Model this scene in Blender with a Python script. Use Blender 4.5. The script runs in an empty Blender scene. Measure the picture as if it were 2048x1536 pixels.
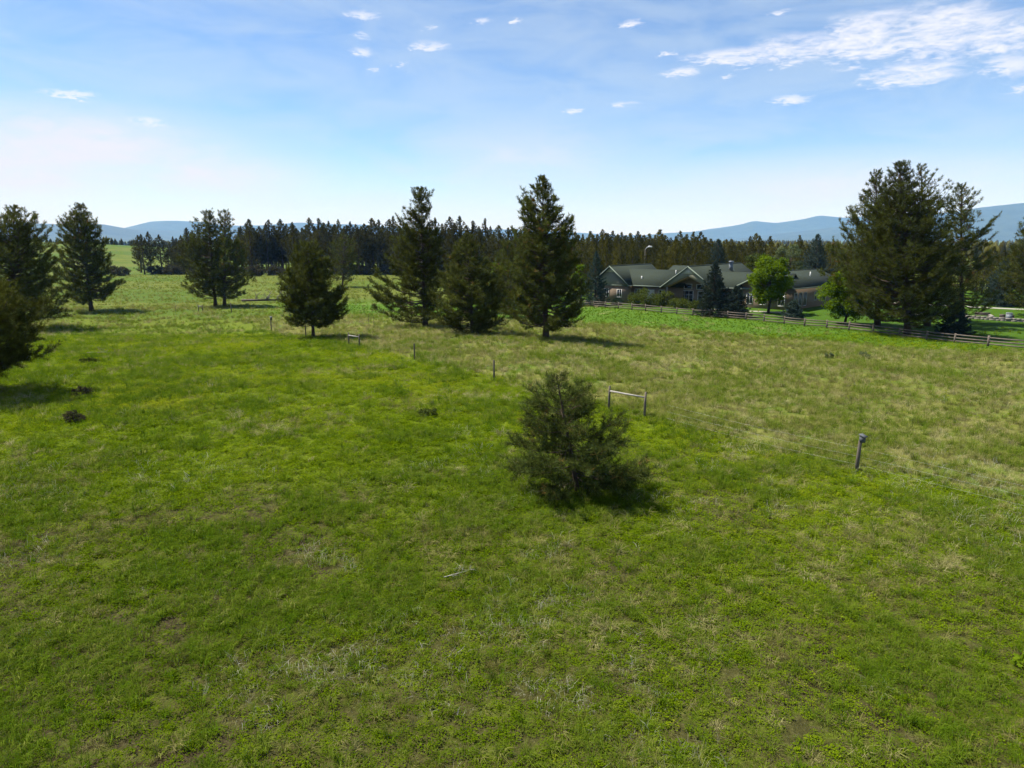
import bpy, math, random
import numpy as np
from mathutils import Vector, Matrix

# ------------------------------------------------------------------ camera, sky, sun, exposure
SC = bpy.context.scene
COL = SC.collection
CAM_H = 10.5
PITCH = 11.75
cd = bpy.data.cameras.new('camera'); cam = bpy.data.objects.new('camera', cd); COL.objects.link(cam)
cam.location = (0, 0, CAM_H); cam.rotation_euler = (math.radians(90 - PITCH), 0, 0)
cd.sensor_width = 36; cd.lens = 36 * 1384 / 2048; cd.clip_start = .1; cd.clip_end = 60000
SC.camera = cam
SUN_EL, SUN_AZ = math.radians(58), math.radians(-71)      # azimuth clockwise from +Y (view axis)
sunv = Vector((math.sin(SUN_AZ) * math.cos(SUN_EL), math.cos(SUN_AZ) * math.cos(SUN_EL), math.sin(SUN_EL)))
sd = bpy.data.lights.new('sun', 'SUN'); sd.energy = 5.0; sd.angle = math.radians(.53); sd.color = (1, .95, .86)
sun = bpy.data.objects.new('sun', sd); COL.objects.link(sun); sun.rotation_euler = sunv.to_track_quat('Z', 'Y').to_euler()
sun.location = (-200, 80, 300)
vs = SC.view_settings; vs.view_transform = 'Standard'; vs.look = 'None'; vs.gamma = 1; vs.use_curve_mapping = False; vs.exposure = 1.1
SC.render.engine = 'CYCLES'
cy = SC.cycles; cy.max_bounces = 6; cy.diffuse_bounces = 3; cy.transmission_bounces = 4; cy.glossy_bounces = 2; cy.volume_bounces = 0
cy.use_denoising = True; cy.denoiser = 'OPENIMAGEDENOISE'; cy.denoising_input_passes = 'RGB_ALBEDO_NORMAL'; cy.denoising_prefilter = 'ACCURATE'; cy.sample_clamp_indirect = 4

class NT:
    """short-hand for building node trees"""
    def __init__(s, tree): s.t = tree; s.l = tree.links
    def n(s, typ, **kw):
        nd = s.t.nodes.new(typ)
        for k, v in kw.items():
            if k.startswith('i_'):
                key = k[2:]; key = int(key) if key.isdigit() else key.replace('_', ' ')
                s.put(nd, key, v)
            else: setattr(nd, k, v)
        return nd
    def put(s, nd, key, v):
        sock = nd.inputs[key]
        if isinstance(v, bpy.types.NodeSocket): s.l.new(v, sock)
        elif isinstance(v, bpy.types.Node): s.l.new(v.outputs[0], sock)
        else: sock.default_value = v
    def m(s, op, a, b=None, c=None, clamp=False):
        nd = s.t.nodes.new('ShaderNodeMath'); nd.operation = op; nd.use_clamp = clamp
        for i, v in enumerate((a, b, c)):
            if v is not None: s.put(nd, i, v)
        return nd.outputs[0]
    def mix(s, f, a, b, mode='MIX'):
        nd = s.t.nodes.new('ShaderNodeMix'); nd.data_type = 'RGBA'; nd.blend_type = mode
        s.put(nd, 0, f); s.put(nd, 6, a); s.put(nd, 7, b); return nd.outputs[2]
    def noise(s, vec, scale, detail=4, rough=.55, dist=0.):
        nd = s.t.nodes.new('ShaderNodeTexNoise')
        if vec is not None: s.put(nd, 'Vector', vec)
        nd.inputs['Scale'].default_value = scale; nd.inputs['Detail'].default_value = detail
        nd.inputs['Roughness'].default_value = rough; nd.inputs['Distortion'].default_value = dist
        return nd.outputs[0]
    def ss(s, v, a, b):
        nd = s.t.nodes.new('ShaderNodeMapRange'); nd.interpolation_type = 'SMOOTHSTEP'
        s.put(nd, 0, v); nd.inputs[1].default_value = a; nd.inputs[2].default_value = b
        return nd.outputs[0]
    def ramp(s, v, stops):
        nd = s.t.nodes.new('ShaderNodeValToRGB'); s.put(nd, 0, v); e = nd.color_ramp.elements
        while len(e) < len(stops): e.new(.5)
        for k, (p, c) in enumerate(stops): e[k].position = p; e[k].color = (*c, 1)
        return nd.outputs[0]

# clouds: azimuth, elevation, half sizes (degrees), strength
CLOUDS = [(16.68,13.06,4.2,0.7,1.2),(21.11,13.27,4.2,1.15,1.3),(25.59,13.5,4.3,1.8,1.4),(29.76,13.3,4.2,2.0,1.4),(32.83,12.7,2.8,1.6,1.25),(28.56,10.95,3.4,0.95,1.3),
 (33.58,10.89,1.83,0.99,1),(13.14,12.27,1.64,0.4,1),(17.77,12.46,2.07,0.39,.9),(34.56,9.38,0.78,0.41,1),(20.64,9.97,1.62,0.33,1.05),(16.41,11.76,0.71,0.17,.8),(-11.05,15.97,1.55,0.48,1),
 (-11.48,14.79,1.11,0.32,.7),(-11.46,13.58,1.26,0.46,.95),(-10.39,12.46,0.6,0.2,.9),(-6.27,14.2,1.9,0.5,1),(-8.28,12.87,0.76,0.24,.9),(-5.86,15.49,0.61,0.16,.8),(-2.25,15.92,0.76,0.29,1),
 (0.5,15.99,0.61,0.26,1),(8.82,15.59,0.97,0.35,1),(8.94,10.19,1.29,0.28,.75),(-30.96,9.48,2.19,0.31,1),(-26.34,8.13,1.79,0.36,1),(5.11,9.74,0.93,0.25,1),(11.79,13.57,0.81,0.2,.85),
 (19.59,15.57,1.01,0.25,.9),(24.21,14.65,1.26,0.3,.9)]
VEILS = [(-31.07,5.95,12,3.1,.95),(-36,4.2,10,2.9,1.0),(-23.5,4.6,8.5,2.3,.8),(-4.93,4.47,5,0.6,.25),(0.63,6.5,10,3,.5),(25,3.9,15,2.2,.6),(14,8.1,7,1.2,.16),(60,6,14,4,.6),(-66,8,16,4,.6),(-110,7,20,5,.6),(120,6,25,4,.6),(170,7,22,4,.6)]
W = bpy.data.worlds.new('World'); SC.world = W; W.use_nodes = True
W.node_tree.nodes.clear(); n = NT(W.node_tree)
sky = n.n('ShaderNodeTexSky', sky_type='NISHITA', sun_disc=False, sun_elevation=SUN_EL, sun_rotation=SUN_AZ % (2 * math.pi), altitude=2600, air_density=1.0, dust_density=.0, ozone_density=2.0)
tc = n.n('ShaderNodeTexCoord').outputs['Generated']
sx = n.n('ShaderNodeSeparateXYZ', i_0=tc); X, Y, Z = sx.outputs
az = n.m('MULTIPLY', n.m('ARCTAN2', X, Y), 57.29578); el = n.m('MULTIPLY', n.m('ARCSINE', Z), 57.29578)
vm = n.n('ShaderNodeVectorMath', operation='MULTIPLY', i_0=tc); vm.inputs[1].default_value = (1, 1, 3.6)
nz = n.noise(vm.outputs[0], 26, 7, .58, .6); nz2 = n.noise(vm.outputs[0], 6.5, 6, .6, .5); nz3 = n.noise(vm.outputs[0], 95, 5, .6, .4)
warp = n.m('MULTIPLY', n.m('SUBTRACT', nz2, .5), 3.0)
f3 = n.m('SUBTRACT', nz3, .5); azw = n.m('ADD', n.m('ADD', az, warp), n.m('MULTIPLY', f3, 2.6)); elw = n.m('ADD', n.m('ADD', el, n.m('MULTIPLY', n.m('SUBTRACT', nz, .5), .9)), n.m('MULTIPLY', f3, .8))
def field(lst, a_, e_):
    acc = None; cv = n.n('ShaderNodeCombineXYZ', i_0=a_, i_1=e_).outputs[0]
    for (a, e, ra, re_, st) in lst:
        v = n.n('ShaderNodeVectorMath', operation='MULTIPLY_ADD', i_0=cv, i_1=(1 / ra, 1 / re_, 0), i_2=(-a / ra, -e / re_, 0))
        v = n.n('ShaderNodeVectorMath', operation='LENGTH', i_0=v.outputs[0]).outputs['Value']
        v = n.m('MULTIPLY_ADD', v, -st, 1.25 * st, clamp=True)
        acc = v if acc is None else n.m('MAXIMUM', acc, v)
    return acc
puff = field(CLOUDS, azw, elw)
body = n.m('ADD', n.m('MULTIPLY', puff, 1.12), n.m('ADD', n.m('MULTIPLY', n.m('SUBTRACT', nz, .5), 2.6), n.m('MULTIPLY', f3, 1.35)))
pm = n.m('MULTIPLY', n.ss(body, .16, 1.7), n.ss(puff, .0, .55))
# the same fair-weather clouds go on outside this bit of sky
wide = n.m('MULTIPLY', n.ss(n.m('ADD', nz2, n.m('MULTIPLY', n.m('SUBTRACT', nz, .5), .5)), .62, .75), n.ss(n.m('ABSOLUTE', n.m('SUBTRACT', az, 0)), 40, 55))
wide = n.m('MULTIPLY', wide, n.ss(el, 4, 14))
veil = field(VEILS, n.m('ADD', az, n.m('MULTIPLY', n.m('SUBTRACT', nz2, .5), 9)), n.m('ADD', el, n.m('MULTIPLY', n.m('SUBTRACT', nz2, .5), 3.2)))
veil = n.m('MULTIPLY', n.m('POWER', veil, 1.2), n.m('ADD', .35, n.m('MULTIPLY', nz, 1.25)), clamp=True)
low = n.m('MULTIPLY', n.m('POWER', n.m('SUBTRACT', 1, n.ss(el, -1.0, 8.5)), 1.25), .82)
thin = n.m('MULTIPLY', n.ss(nz2, .25, .7), .42)
vtot = n.m('SUBTRACT', 1, n.m('MULTIPLY', n.m('SUBTRACT', 1, veil), n.m('SUBTRACT', 1, low)))
SKY_S = .064
skyc = n.mix(1.0, sky.outputs[0], (1.04, 1.18, 1.32, 1), 'MULTIPLY')
c1 = n.mix(vtot, n.mix(thin, skyc, (4.9, 5.8, 6.7, 1)), (6.3, 6.35, 7.3, 1))
c2 = n.mix(n.m('MULTIPLY', n.m('MAXIMUM', pm, wide), .9), c1, (7.4, 7.4, 8.0, 1))
bg = n.n('ShaderNodeBackground', i_Color=c2, i_Strength=SKY_S)
n.l.new(bg.outputs[0], n.n('ShaderNodeOutputWorld').inputs[0])
W.cycles.sampling_method = 'MANUAL'; W.cycles.sample_map_resolution = 256

# ------------------------------------------------------------------ helpers
rng = np.random.default_rng(11)
def ss(a, b, t):
    t = np.clip((t - a) / (b - a), 0, 1); return t * t * (3 - 2 * t)
_h = np.random.default_rng(3).random((256, 256))
def vnoise(x, y, s):
    x = np.asarray(x, float) / s + 1000; y = np.asarray(y, float) / s + 1000
    xi = np.floor(x).astype(int); yi = np.floor(y).astype(int); fx = x - xi; fy = y - yi
    fx = fx * fx * (3 - 2 * fx); fy = fy * fy * (3 - 2 * fy)
    g = lambda i, j: _h[i % 256, j % 256]
    return (g(xi, yi) * (1 - fx) + g(xi + 1, yi) * fx) * (1 - fy) + (g(xi, yi + 1) * (1 - fx) + g(xi + 1, yi + 1) * fx) * fy
def fbm(x, y, s, o=4):
    v = 0; a = 1; t = 0
    for k in range(o): v = v + a * vnoise(x + 17.3 * k, y - 9.1 * k, s / 2 ** k); t += a; a *= .5
    return v / t
PY = [0,40,65,85,100,130,150,200,300,400,500,700,1000,2000,12000]
LZ = [0,0,-.5,-1.6,-3.3,-3.9,-4.0,-4.3,-5.2,-6.5,-6,-4,-4,-6,-8]
MZ = [0,0,-.4,-1.3,-2.0,-2.9,-3.2,-4,-4.8,-5.2,-5.5,-5.5,-5.5,-6,-8]
RZ = [0,-.2,-1.2,-2.5,-2.5,-2.1,-2.0,-2.5,-3.5,-4.2,-4.6,-5,-5.3,-6,-8]
def terr(x, y):
    x = np.asarray(x, float); y = np.asarray(y, float); r = np.clip(y, 0, None)
    def S(Zt):
        w = 6 + .06 * r; q = lambda v: np.interp(v, PY, Zt)
        return (q(r - w) + 2 * q(r) + q(r + w) + q(r - w * .5) + q(r + w * .5)) / 6
    u = x / np.maximum(y, 40); a = ss(-.45, -.12, u); b = ss(-.05, .3, u)
    z = S(LZ) * (1 - a) + S(MZ) * a * (1 - b) + S(RZ) * b
    z = z + 13.5 * np.exp(-((x + 470) / 170) ** 2 - ((y - 640) / 190) ** 2)
    return z + .12 * np.sin(x * .21 + 1.3 * np.sin(y * .09)) * np.sin(y * .17 + .5) * ss(15, 40, r)
def tz(x, y): return float(terr(x, y))

class MB:
    """collects geometry as numpy arrays; build() links it as one mesh object"""
    def __init__(s): s.v = []; s.f3 = []; s.f4 = []; s.n = 0; s.tone = []
    def add(s, v, f3=None, f4=None, tone=None):
        v = np.asarray(v, float).reshape(-1, 3)
        if f3 is not None and len(f3): s.f3.append(np.asarray(f3, int) + s.n)
        if f4 is not None and len(f4): s.f4.append(np.asarray(f4, int) + s.n)
        s.v.append(v); s.n += len(v)
        s.tone.append(np.full(len(v), .5) if tone is None else np.broadcast_to(tone, (len(v),)))
        return s
    def box(s, x0, x1, y0, y1, z0, z1, M=None):
        v = np.array([(x, y, z) for z in (z0, z1) for x, y in ((x0, y0), (x1, y0), (x1, y1), (x0, y1))], float)
        return s.hexa(v, M)
    def hexa(s, v, M=None):
        v = np.asarray(v, float)
        if M is not None: v = v @ np.array(M.to_3x3()).T + np.array(M.translation)
        return s.add(v, f4=[(3,2,1,0),(4,5,6,7),(0,1,5,4),(1,2,6,5),(2,3,7,6),(3,0,4,7)])
    def slab(s, q, th, M=None):
        q = np.asarray(q, float); nrm = np.cross(q[1] - q[0], q[3] - q[0]); nrm /= np.linalg.norm(nrm)
        return s.hexa(np.concatenate([q - nrm * th, q]), M)
    def prism(s, poly, d, M=None):
        p = np.asarray(poly, float); k = len(p); d = np.asarray(d, float); v = np.concatenate([p, p + d])
        if M is not None: v = v @ np.array(M.to_3x3()).T + np.array(M.translation)
        s.add(v, f3=[(0, i + 1, i) for i in range(1, k - 1)] + [(k, k + i, k + i + 1) for i in range(1, k - 1)], f4=[(i, (i + 1) % k, k + (i + 1) % k, k + i) for i in range(k)])
        return s
    def tube(s, P, R, seg=6, cap=True):
        P = np.asarray(P, float); R = np.broadcast_to(np.asarray(R, float), (len(P),))
        T = np.gradient(P, axis=0); T /= np.maximum(np.linalg.norm(T, axis=1), 1e-9)[:, None]
        ref = np.array([0, 0, 1.]) if abs(T[0][2]) < .8 else np.array([1., 0, 0])
        A = np.cross(T, ref); A /= np.maximum(np.linalg.norm(A, axis=1), 1e-9)[:, None]; B = np.cross(T, A)
        th = np.linspace(0, 2 * math.pi, seg, endpoint=False)
        v = (P[:, None] + R[:, None, None] * (np.cos(th)[None, :, None] * A[:, None] + np.sin(th)[None, :, None] * B[:, None])).reshape(-1, 3)
        i, j = np.meshgrid(np.arange(len(P) - 1), np.arange(seg), indexing='ij'); j2 = (j + 1) % seg
        f4 = np.stack([i * seg + j, i * seg + j2, (i + 1) * seg + j2, (i + 1) * seg + j], -1).reshape(-1, 4)
        f3 = []
        if cap:
            k = (len(P) - 1) * seg
            f3 = [(k, k + q, k + q + 1) for q in range(1, seg - 1)] + [(0, q + 1, q) for q in range(1, seg - 1)]
        return s.add(v, f3, f4)
    def mesh(s, name, mat, smooth=False):
        me = bpy.data.meshes.new(name); v = np.concatenate(s.v)
        f3 = np.concatenate(s.f3) if s.f3 else np.zeros((0, 3), int); f4 = np.concatenate(s.f4) if s.f4 else np.zeros((0, 4), int)
        nl = f3.size + f4.size; nf = len(f3) + len(f4)
        me.vertices.add(len(v)); me.loops.add(nl); me.polygons.add(nf)
        me.vertices.foreach_set('co', v.astype(np.float32).ravel())
        me.loops.foreach_set('vertex_index', np.concatenate([f3.ravel(), f4.ravel()]).astype(np.int32))
        st = np.concatenate([np.arange(len(f3)) * 3, f3.size + np.arange(len(f4)) * 4]).astype(np.int32)
        me.polygons.foreach_set('loop_start', st)
        if smooth: me.polygons.foreach_set('use_smooth', np.ones(nf, bool))
        at = me.attributes.new('tone', 'FLOAT', 'POINT'); at.data.foreach_set('value', np.concatenate(s.tone).astype(np.float32))
        me.update(calc_edges=True); me.materials.append(mat); return me
    def build(s, name, mat, parent=None, smooth=False):
        return link(name, s.mesh(name, mat, smooth), parent)
def link(name, data, parent=None, loc=None):
    o = bpy.data.objects.new(name, data); COL.objects.link(o)
    if parent is not None: o.parent = parent
    if loc is not None: o.location = loc
    return o
def tag(o, label, cat=None, group=None, kind=None):
    o['label'] = label
    if cat: o['category'] = cat
    if group: o['group'] = group
    if kind: o['kind'] = kind
    return o
def thing(name, label, cat, loc=(0, 0, 0), rz=0, group=None):
    o = link(name, None, None, loc); o.rotation_euler = (0, 0, rz); o.empty_display_size = .3
    return tag(o, label, cat, group)
def dup(root, loc, rz, sc=(1, 1, 1), label=None, group=None):
    r = root.copy(); COL.objects.link(r); r.location = loc; r.rotation_euler = (0, 0, rz); r.scale = sc
    if label: r['label'] = label
    if group: r['group'] = group
    for ch in root.children:
        c = ch.copy(); COL.objects.link(c); c.parent = r
    return r

# ------------------------------------------------------------------ materials
def mat_new(name):
    m = bpy.data.materials.new(name); m.use_nodes = True; m.node_tree.nodes.clear(); t = NT(m.node_tree)
    return m, t, t.n('ShaderNodeOutputMaterial')
def plain(name, col, rough=.8, var=.25, scale=3., bump=0., stretch=None, spec=.3):
    m, t, out = mat_new(name); co = t.n('ShaderNodeTexCoord').outputs['Object']
    if stretch:
        mp = t.n('ShaderNodeMapping', i_0=co); mp.inputs['Scale'].default_value = stretch; co = mp.outputs[0]
    nz = t.noise(co, scale, 6, .65); nz2 = t.noise(co, scale * 7, 3, .6)
    f = t.m('ADD', t.m('MULTIPLY', nz, .65), t.m('MULTIPLY', nz2, .35))
    lo = tuple(c * (1 - var) for c in col); hi = tuple(min(1, c * (1 + var)) for c in col)
    c = t.ramp(f, [(.3, lo), (.7, hi)])
    b = t.n('ShaderNodeBsdfPrincipled', i_Base_Color=c, i_Roughness=rough); b.inputs['Specular IOR Level'].default_value = spec
    if bump:
        bp = t.n('ShaderNodeBump', i_Height=f); bp.inputs['Strength'].default_value = bump; bp.inputs['Distance'].default_value = .03
        t.l.new(bp.outputs[0], b.inputs['Normal'])
    t.l.new(b.outputs[0], out.inputs[0]); return m
def leafy(name, stops, trans=.3, rough=.6, attr=None, instvar=.0, gloss=.0):
    """foliage: colour from the per-leaf tone (or the tuft's own hue), some light coming through"""
    m, t, out = mat_new(name)
    a = t.n('ShaderNodeAttribute', attribute_name=attr or 'tone', attribute_type='INSTANCER' if attr else 'GEOMETRY').outputs['Fac']
    if attr:
        b = t.n('ShaderNodeAttribute', attribute_name='tone', attribute_type='GEOMETRY').outputs['Fac']
        a = t.m('ADD', a, t.m('MULTIPLY', t.m('SUBTRACT', b, .5), .35))
    elif instvar:
        r = t.n('ShaderNodeObjectInfo').outputs['Random']
        a = t.m('ADD', a, t.m('MULTIPLY', t.m('SUBTRACT', r, .5), instvar))
    c = t.ramp(a, stops)
    d = t.n('ShaderNodeBsdfDiffuse', i_Color=c, i_Roughness=.5)
    tr = t.n('ShaderNodeBsdfTranslucent', i_Color=c)
    mx = t.n('ShaderNodeMixShader', i_0=trans, i_1=d.outputs[0], i_2=tr.outputs[0]); o = mx.outputs[0]
    if gloss:
        g = t.n('ShaderNodeBsdfGlossy', i_Color=(1, 1, 1, 1), i_Roughness=rough)
        fr = t.n('ShaderNodeFresnel', i_IOR=1.4)
        o = t.n('ShaderNodeMixShader', i_0=t.m('MULTIPLY', fr.outputs[0], gloss), i_1=o, i_2=g.outputs[0]).outputs[0]
    t.l.new(o, out.inputs[0]); return m

M_bark = plain('bark', (.060, .042, .030), .95, .5, 4, .8, (1, 1, .25))
M_greybark = plain('weathered_bark', (.20, .18, .155), .95, .4, 6, .5, (1, 1, .25))
M_needle = leafy('pine_needles', [(.0, (.034, .035, .006)), (.45, (.070, .078, .014)), (.8, (.108, .130, .028)), (.93, (.135, .152, .036)), (1., (.17, .095, .028))], .34, instvar=.25)
M_needle_young = leafy('young_pine_needles', [(.0, (.036, .042, .008)), (.5, (.072, .094, .020)), (.85, (.115, .15, .038)), (1., (.19, .115, .035))], .3)
M_needle_far = leafy('pine_needles_forest', [(.0, (.036, .031, .006)), (.5, (.064, .060, .010)), (1., (.105, .100, .018))], .3, instvar=.55)
M_needle_grove = leafy('pine_needles_young_wood', [(.0, (.050, .050, .009)), (.5, (.092, .088, .015)), (1., (.145, .132, .024))], .3, instvar=.6)
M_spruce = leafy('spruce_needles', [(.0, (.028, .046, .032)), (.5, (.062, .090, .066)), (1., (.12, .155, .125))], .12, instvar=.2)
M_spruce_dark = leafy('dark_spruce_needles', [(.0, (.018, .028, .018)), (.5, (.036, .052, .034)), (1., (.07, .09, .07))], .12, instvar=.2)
M_maple = leafy('maple_leaves', [(.0, (.060, .100, .005)), (.5, (.115, .180, .008)), (1., (.20, .28, .014))], .45)
M_pale = leafy('pale_leaves', [(.0, (.06, .08, .03)), (.5, (.12, .15, .06)), (1., (.2, .22, .11))], .3)
M_shrub = leafy('shrub_leaves', [(.0, (.038, .052, .010)), (.5, (.075, .098, .018)), (1., (.13, .15, .03))], .3)
M_brush = leafy('brown_brush_leaves', [(.0, (.03, .032, .014)), (.5, (.06, .055, .026)), (1., (.10, .085, .045))], .2)
M_wood = plain('weathered_post_wood', (.105, .088, .070), .9, .45, 5, .6, (1, 1, .2))
M_rail = plain('silvered_rail_wood', (.24, .225, .20), .85, .35, 4, .5, (.15, 1, 1))
M_railfence = plain('aged_fence_wood', (.10, .083, .066), .9, .5, 3, .5)
M_steel = plain('rusted_steel', (.09, .07, .055), .7, .3, 8)
M_wire = plain('galvanised_wire', (.45, .45, .45), .4, .1, 8, spec=.5)
M_box = plain('grey_bird_box_wood', (.075, .082, .086), .85, .25, 9, .3)
M_dead = plain('bleached_dead_wood', (.34, .32, .29), .9, .3, 8, .3)
M_deaddark = plain('fallen_log_wood', (.085, .07, .058), .9, .4, 6, .4)

# ------------------------------------------------------------------ land: zones shared by soil and plants
RAILFIT = [(10.86,149.72),(12.56,145.81),(14.37,142.16),(16.27,138.77),(18.25,135.59),(20.31,132.61),(22.43,129.8),(24.61,127.14),(26.82,124.6),(29.08,122.15),(31.35,119.77),(33.63,117.44),(35.92,115.12),(38.2,112.8),(40.46,110.44),(42.68,108.03),(44.87,105.54),(47.01,102.94),(49.08,100.2),(51.09,97.31),(53.01,94.23),(54.84,90.94),(56.57,87.42),(58.19,83.64),(59.68,79.57),(61.04,75.2),(62.25,70.48)]
_ry = np.array([p[1] for p in RAILFIT])[::-1]; _rx = np.array([p[0] for p in RAILFIT])[::-1]
def xrail(y): return np.interp(y, np.concatenate([[20], _ry, [220]]), np.concatenate([[75], _rx, [-10]]))
def xwire(y): return np.interp(y, [0,20,26.7,30.8,41,52.8,63.5,73.5,86.3,103.3,141,150,400], [46,27,21,16.4,8.3,-1.2,-8.9,-16.2,-25.7,-36,-57,-66,-160])
def zones(x, y):
    wob = (fbm(x, y, 7) - .5) * 7 + (fbm(x + 50, y, 1.6) - .5) * 2.5
    dry = ss(-.9, 1.3, x - xwire(y) + wob * .28)
    dr = (xrail(y) - x) * .78
    lawn = ss(-.3, .3, -dr) * ss(60, 75, y) * (1 - ss(168, 190, y))
    w = np.interp(y, [70, 85, 100, 120, 140], [3, 9, 17, 34, 44])
    lush = ss(1.35, .8, dr / w + wob * .07) * ss(72, 84, y) * (1 - lawn) * (1 - ss(150, 165, y))
    far = ss(95, 150, y) * (1 - lush) * (1 - lawn)
    dry = dry * (1 - lush) * (1 - lawn) * (1 - ss(100, 140, y) * .8)
    bare = ss(.50, .68, fbm(x - 31, y + 12, 5.5)) * (1 - ss(34, 60, y)) * .6 + .85 * (1 - ss(14, 34, y))  # bare soil patches; the near term also paints a vignette darkening into the foreground
    return dry, lush, lawn, far, np.clip(bare, 0, 1)

def grid_lines():
    a = np.concatenate([-np.geomspace(20000, 110, 60), np.arange(-105, 105.1, 1.25), np.geomspace(110, 20000, 60)])
    b = np.concatenate([-np.geomspace(3000, 14, 16), np.arange(-10, 165, 1.25), np.geomspace(166, 20000, 90)])
    return a, b
gx, gy = grid_lines(); GX, GY = np.meshgrid(gx, gy, indexing='ij')
GZ = terr(GX, GY); nx, ny = GX.shape
# below a hill crest the sheet meets the mountain feet far out; it stays inside the haze box
g = MB(); ii, jj = np.meshgrid(np.arange(nx - 1), np.arange(ny - 1), indexing='ij')
g.add(np.stack([GX, GY, GZ], -1).reshape(-1, 3), f4=np.stack([ii * ny + jj, (ii + 1) * ny + jj, (ii + 1) * ny + jj + 1, ii * ny + jj + 1], -1).reshape(-1, 4))
M_ground, t, out = mat_new('meadow_ground')
at = t.n('ShaderNodeAttribute', attribute_name='zone'); sp = t.n('ShaderNodeSeparateColor', i_0=at.outputs['Color'])
at2 = t.n('ShaderNodeAttribute', attribute_name='zone2'); sp2 = t.n('ShaderNodeSeparateColor', i_0=at2.outputs['Color'])
dry, lush, lawn = sp.outputs; far, bare, _ = sp2.outputs
co = t.n('ShaderNodeTexCoord').outputs['Object']
n_f = t.noise(co, 9, 5, .7); n_m = t.noise(co, 1.4, 6, .65, .4); n_l = t.noise(co, .16, 5, .6, .3); n_x = t.noise(t.n('ShaderNodeVectorMath', operation='MULTIPLY', i_0=co, i_1=(.45, 1.3, 1)).outputs[0], .022, 6, .62)
weed = t.ramp(t.m('ADD', t.m('MULTIPLY', n_m, .5), t.m('MULTIPLY', n_f, .5)), [(.36, (.044, .056, .004)), (.47, (.082, .116, .004)), (.62, (.126, .172, .005)), (.75, (.18, .21, .012))])
soil = t.ramp(n_f, [(.3, (.022, .016, .007)), (.52, (.044, .034, .015)), (.75, (.10, .085, .045))])
weed = t.mix(t.m('MULTIPLY', bare, t.ss(n_m, .28, .55)), weed, soil)
drc = t.ramp(t.m('ADD', t.m('MULTIPLY', n_m, .55), t.m('MULTIPLY', n_f, .45)), [(.34, (.072, .086, .012)), (.47, (.122, .134, .024)), (.6, (.175, .172, .046)), (.74, (.27, .25, .10))])
drc = t.mix(t.ss(n_l, .44, .62), drc, t.ramp(n_m, [(.35, (.054, .090, .008)), (.65, (.098, .142, .015))]))
luc = t.ramp(t.m('ADD', t.m('MULTIPLY', n_m, .6), t.m('MULTIPLY', n_f, .4)), [(.35, (.036, .080, .004)), (.55, (.060, .120, .006)), (.72, (.095, .15, .016))])
luc = t.mix(t.ss(n_l, .58, .74), luc, (.19, .18, .07, 1))
lac = t.ramp(t.m('ADD', t.m('MULTIPLY', n_l, .5), t.m('MULTIPLY', n_f, .5)), [(.35, (.030, .070, .003)), (.65, (.050, .100, .004))])
fac = t.ramp(t.m('ADD', t.m('MULTIPLY', n_l, .55), t.m('MULTIPLY', n_m, .45)), [(.34, (.050, .072, .007)), (.5, (.082, .104, .011)), (.66, (.12, .128, .024)), (.8, (.20, .175, .07))])
fac = t.mix(t.ss(n_x, .44, .56), fac, t.mix(n_m, (.042, .078, .004, 1), (.068, .105, .009, 1)))
c = t.mix(far, weed, fac); c = t.mix(dry, c, drc); c = t.mix(lush, c, luc); c = t.mix(lawn, c, lac)
b = t.n('ShaderNodeBsdfPrincipled', i_Base_Color=c, i_Roughness=.95); b.inputs['Specular IOR Level'].default_value = .1
bp = t.n('ShaderNodeBump', i_Height=t.m('ADD', t.m('MULTIPLY', n_m, 1.2), n_f)); bp.inputs['Strength'].default_value = .9; bp.inputs['Distance'].default_value = .12
t.l.new(bp.outputs[0], b.inputs['Normal']); t.l.new(b.outputs[0], out.inputs[0])
ground = g.build('ground', M_ground, smooth=True); tag(ground, 'rolling green and tan meadow with a mown lawn by the house', kind='structure')
zz = zones(GX.ravel(), GY.ravel())
for nm, tr in (('zone', zz[:3]), ('zone2', (zz[3], zz[4], zz[4]))):
    a_ = ground.data.attributes.new(nm, 'FLOAT_COLOR', 'POINT')
    a_.data.foreach_set('color', np.stack([tr[0], tr[1], tr[2], np.ones_like(tr[0])], -1).astype(np.float32).ravel())

# ------------------------------------------------------------------ mountains (azimuth degrees, crest height m, at a distance)
M_mount = plain('forested_mountain', (.035, .052, .034), .95, .45, .004, 0)
def mountain(name, label, D, prof, depth, seed):
    az_ = np.linspace(prof[0][0], prof[-1][0], 260); cr = np.interp(az_, [p[0] for p in prof], [p[1] for p in prof])
    k = np.hanning(9); k /= k.sum(); cr = np.convolve(np.pad(cr, 4, 'edge'), k, 'valid')
    D = D * 1.8; depth = depth * 1.8; cr = cr * 1.8 - 8; rows = np.linspace(-1, .6, 34); A, Rr = np.meshgrid(np.radians(az_), rows, indexing='ij')
    dist = D + Rr * depth; shape = np.where(Rr < 0, np.clip(1 + Rr, 0, 1) ** 1.15, 1 - (Rr / .6) ** 2)
    x = np.sin(A) * dist; y = np.cos(A) * dist
    rid = (fbm(x + seed * 900, y, 1500, 5) - .5)
    z = (cr[:, None] + 14) * shape * (1 + rid * .5 * (1 - shape) * 2) + rid * 110 * shape * (1 - shape) * 2 - 14 + (fbm(x, y + 77 * seed, 130, 2) - .5) * 7 * shape
    m = MB(); i, j = np.meshgrid(np.arange(259), np.arange(33), indexing='ij')
    m.add(np.stack([x, y, z], -1).reshape(-1, 3), f4=np.stack([i * 34 + j, (i + 1) * 34 + j, (i + 1) * 34 + j + 1, i * 34 + j + 1], -1).reshape(-1, 4))
    tag(m.build(name, M_mount, smooth=True), label, kind='structure')
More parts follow.
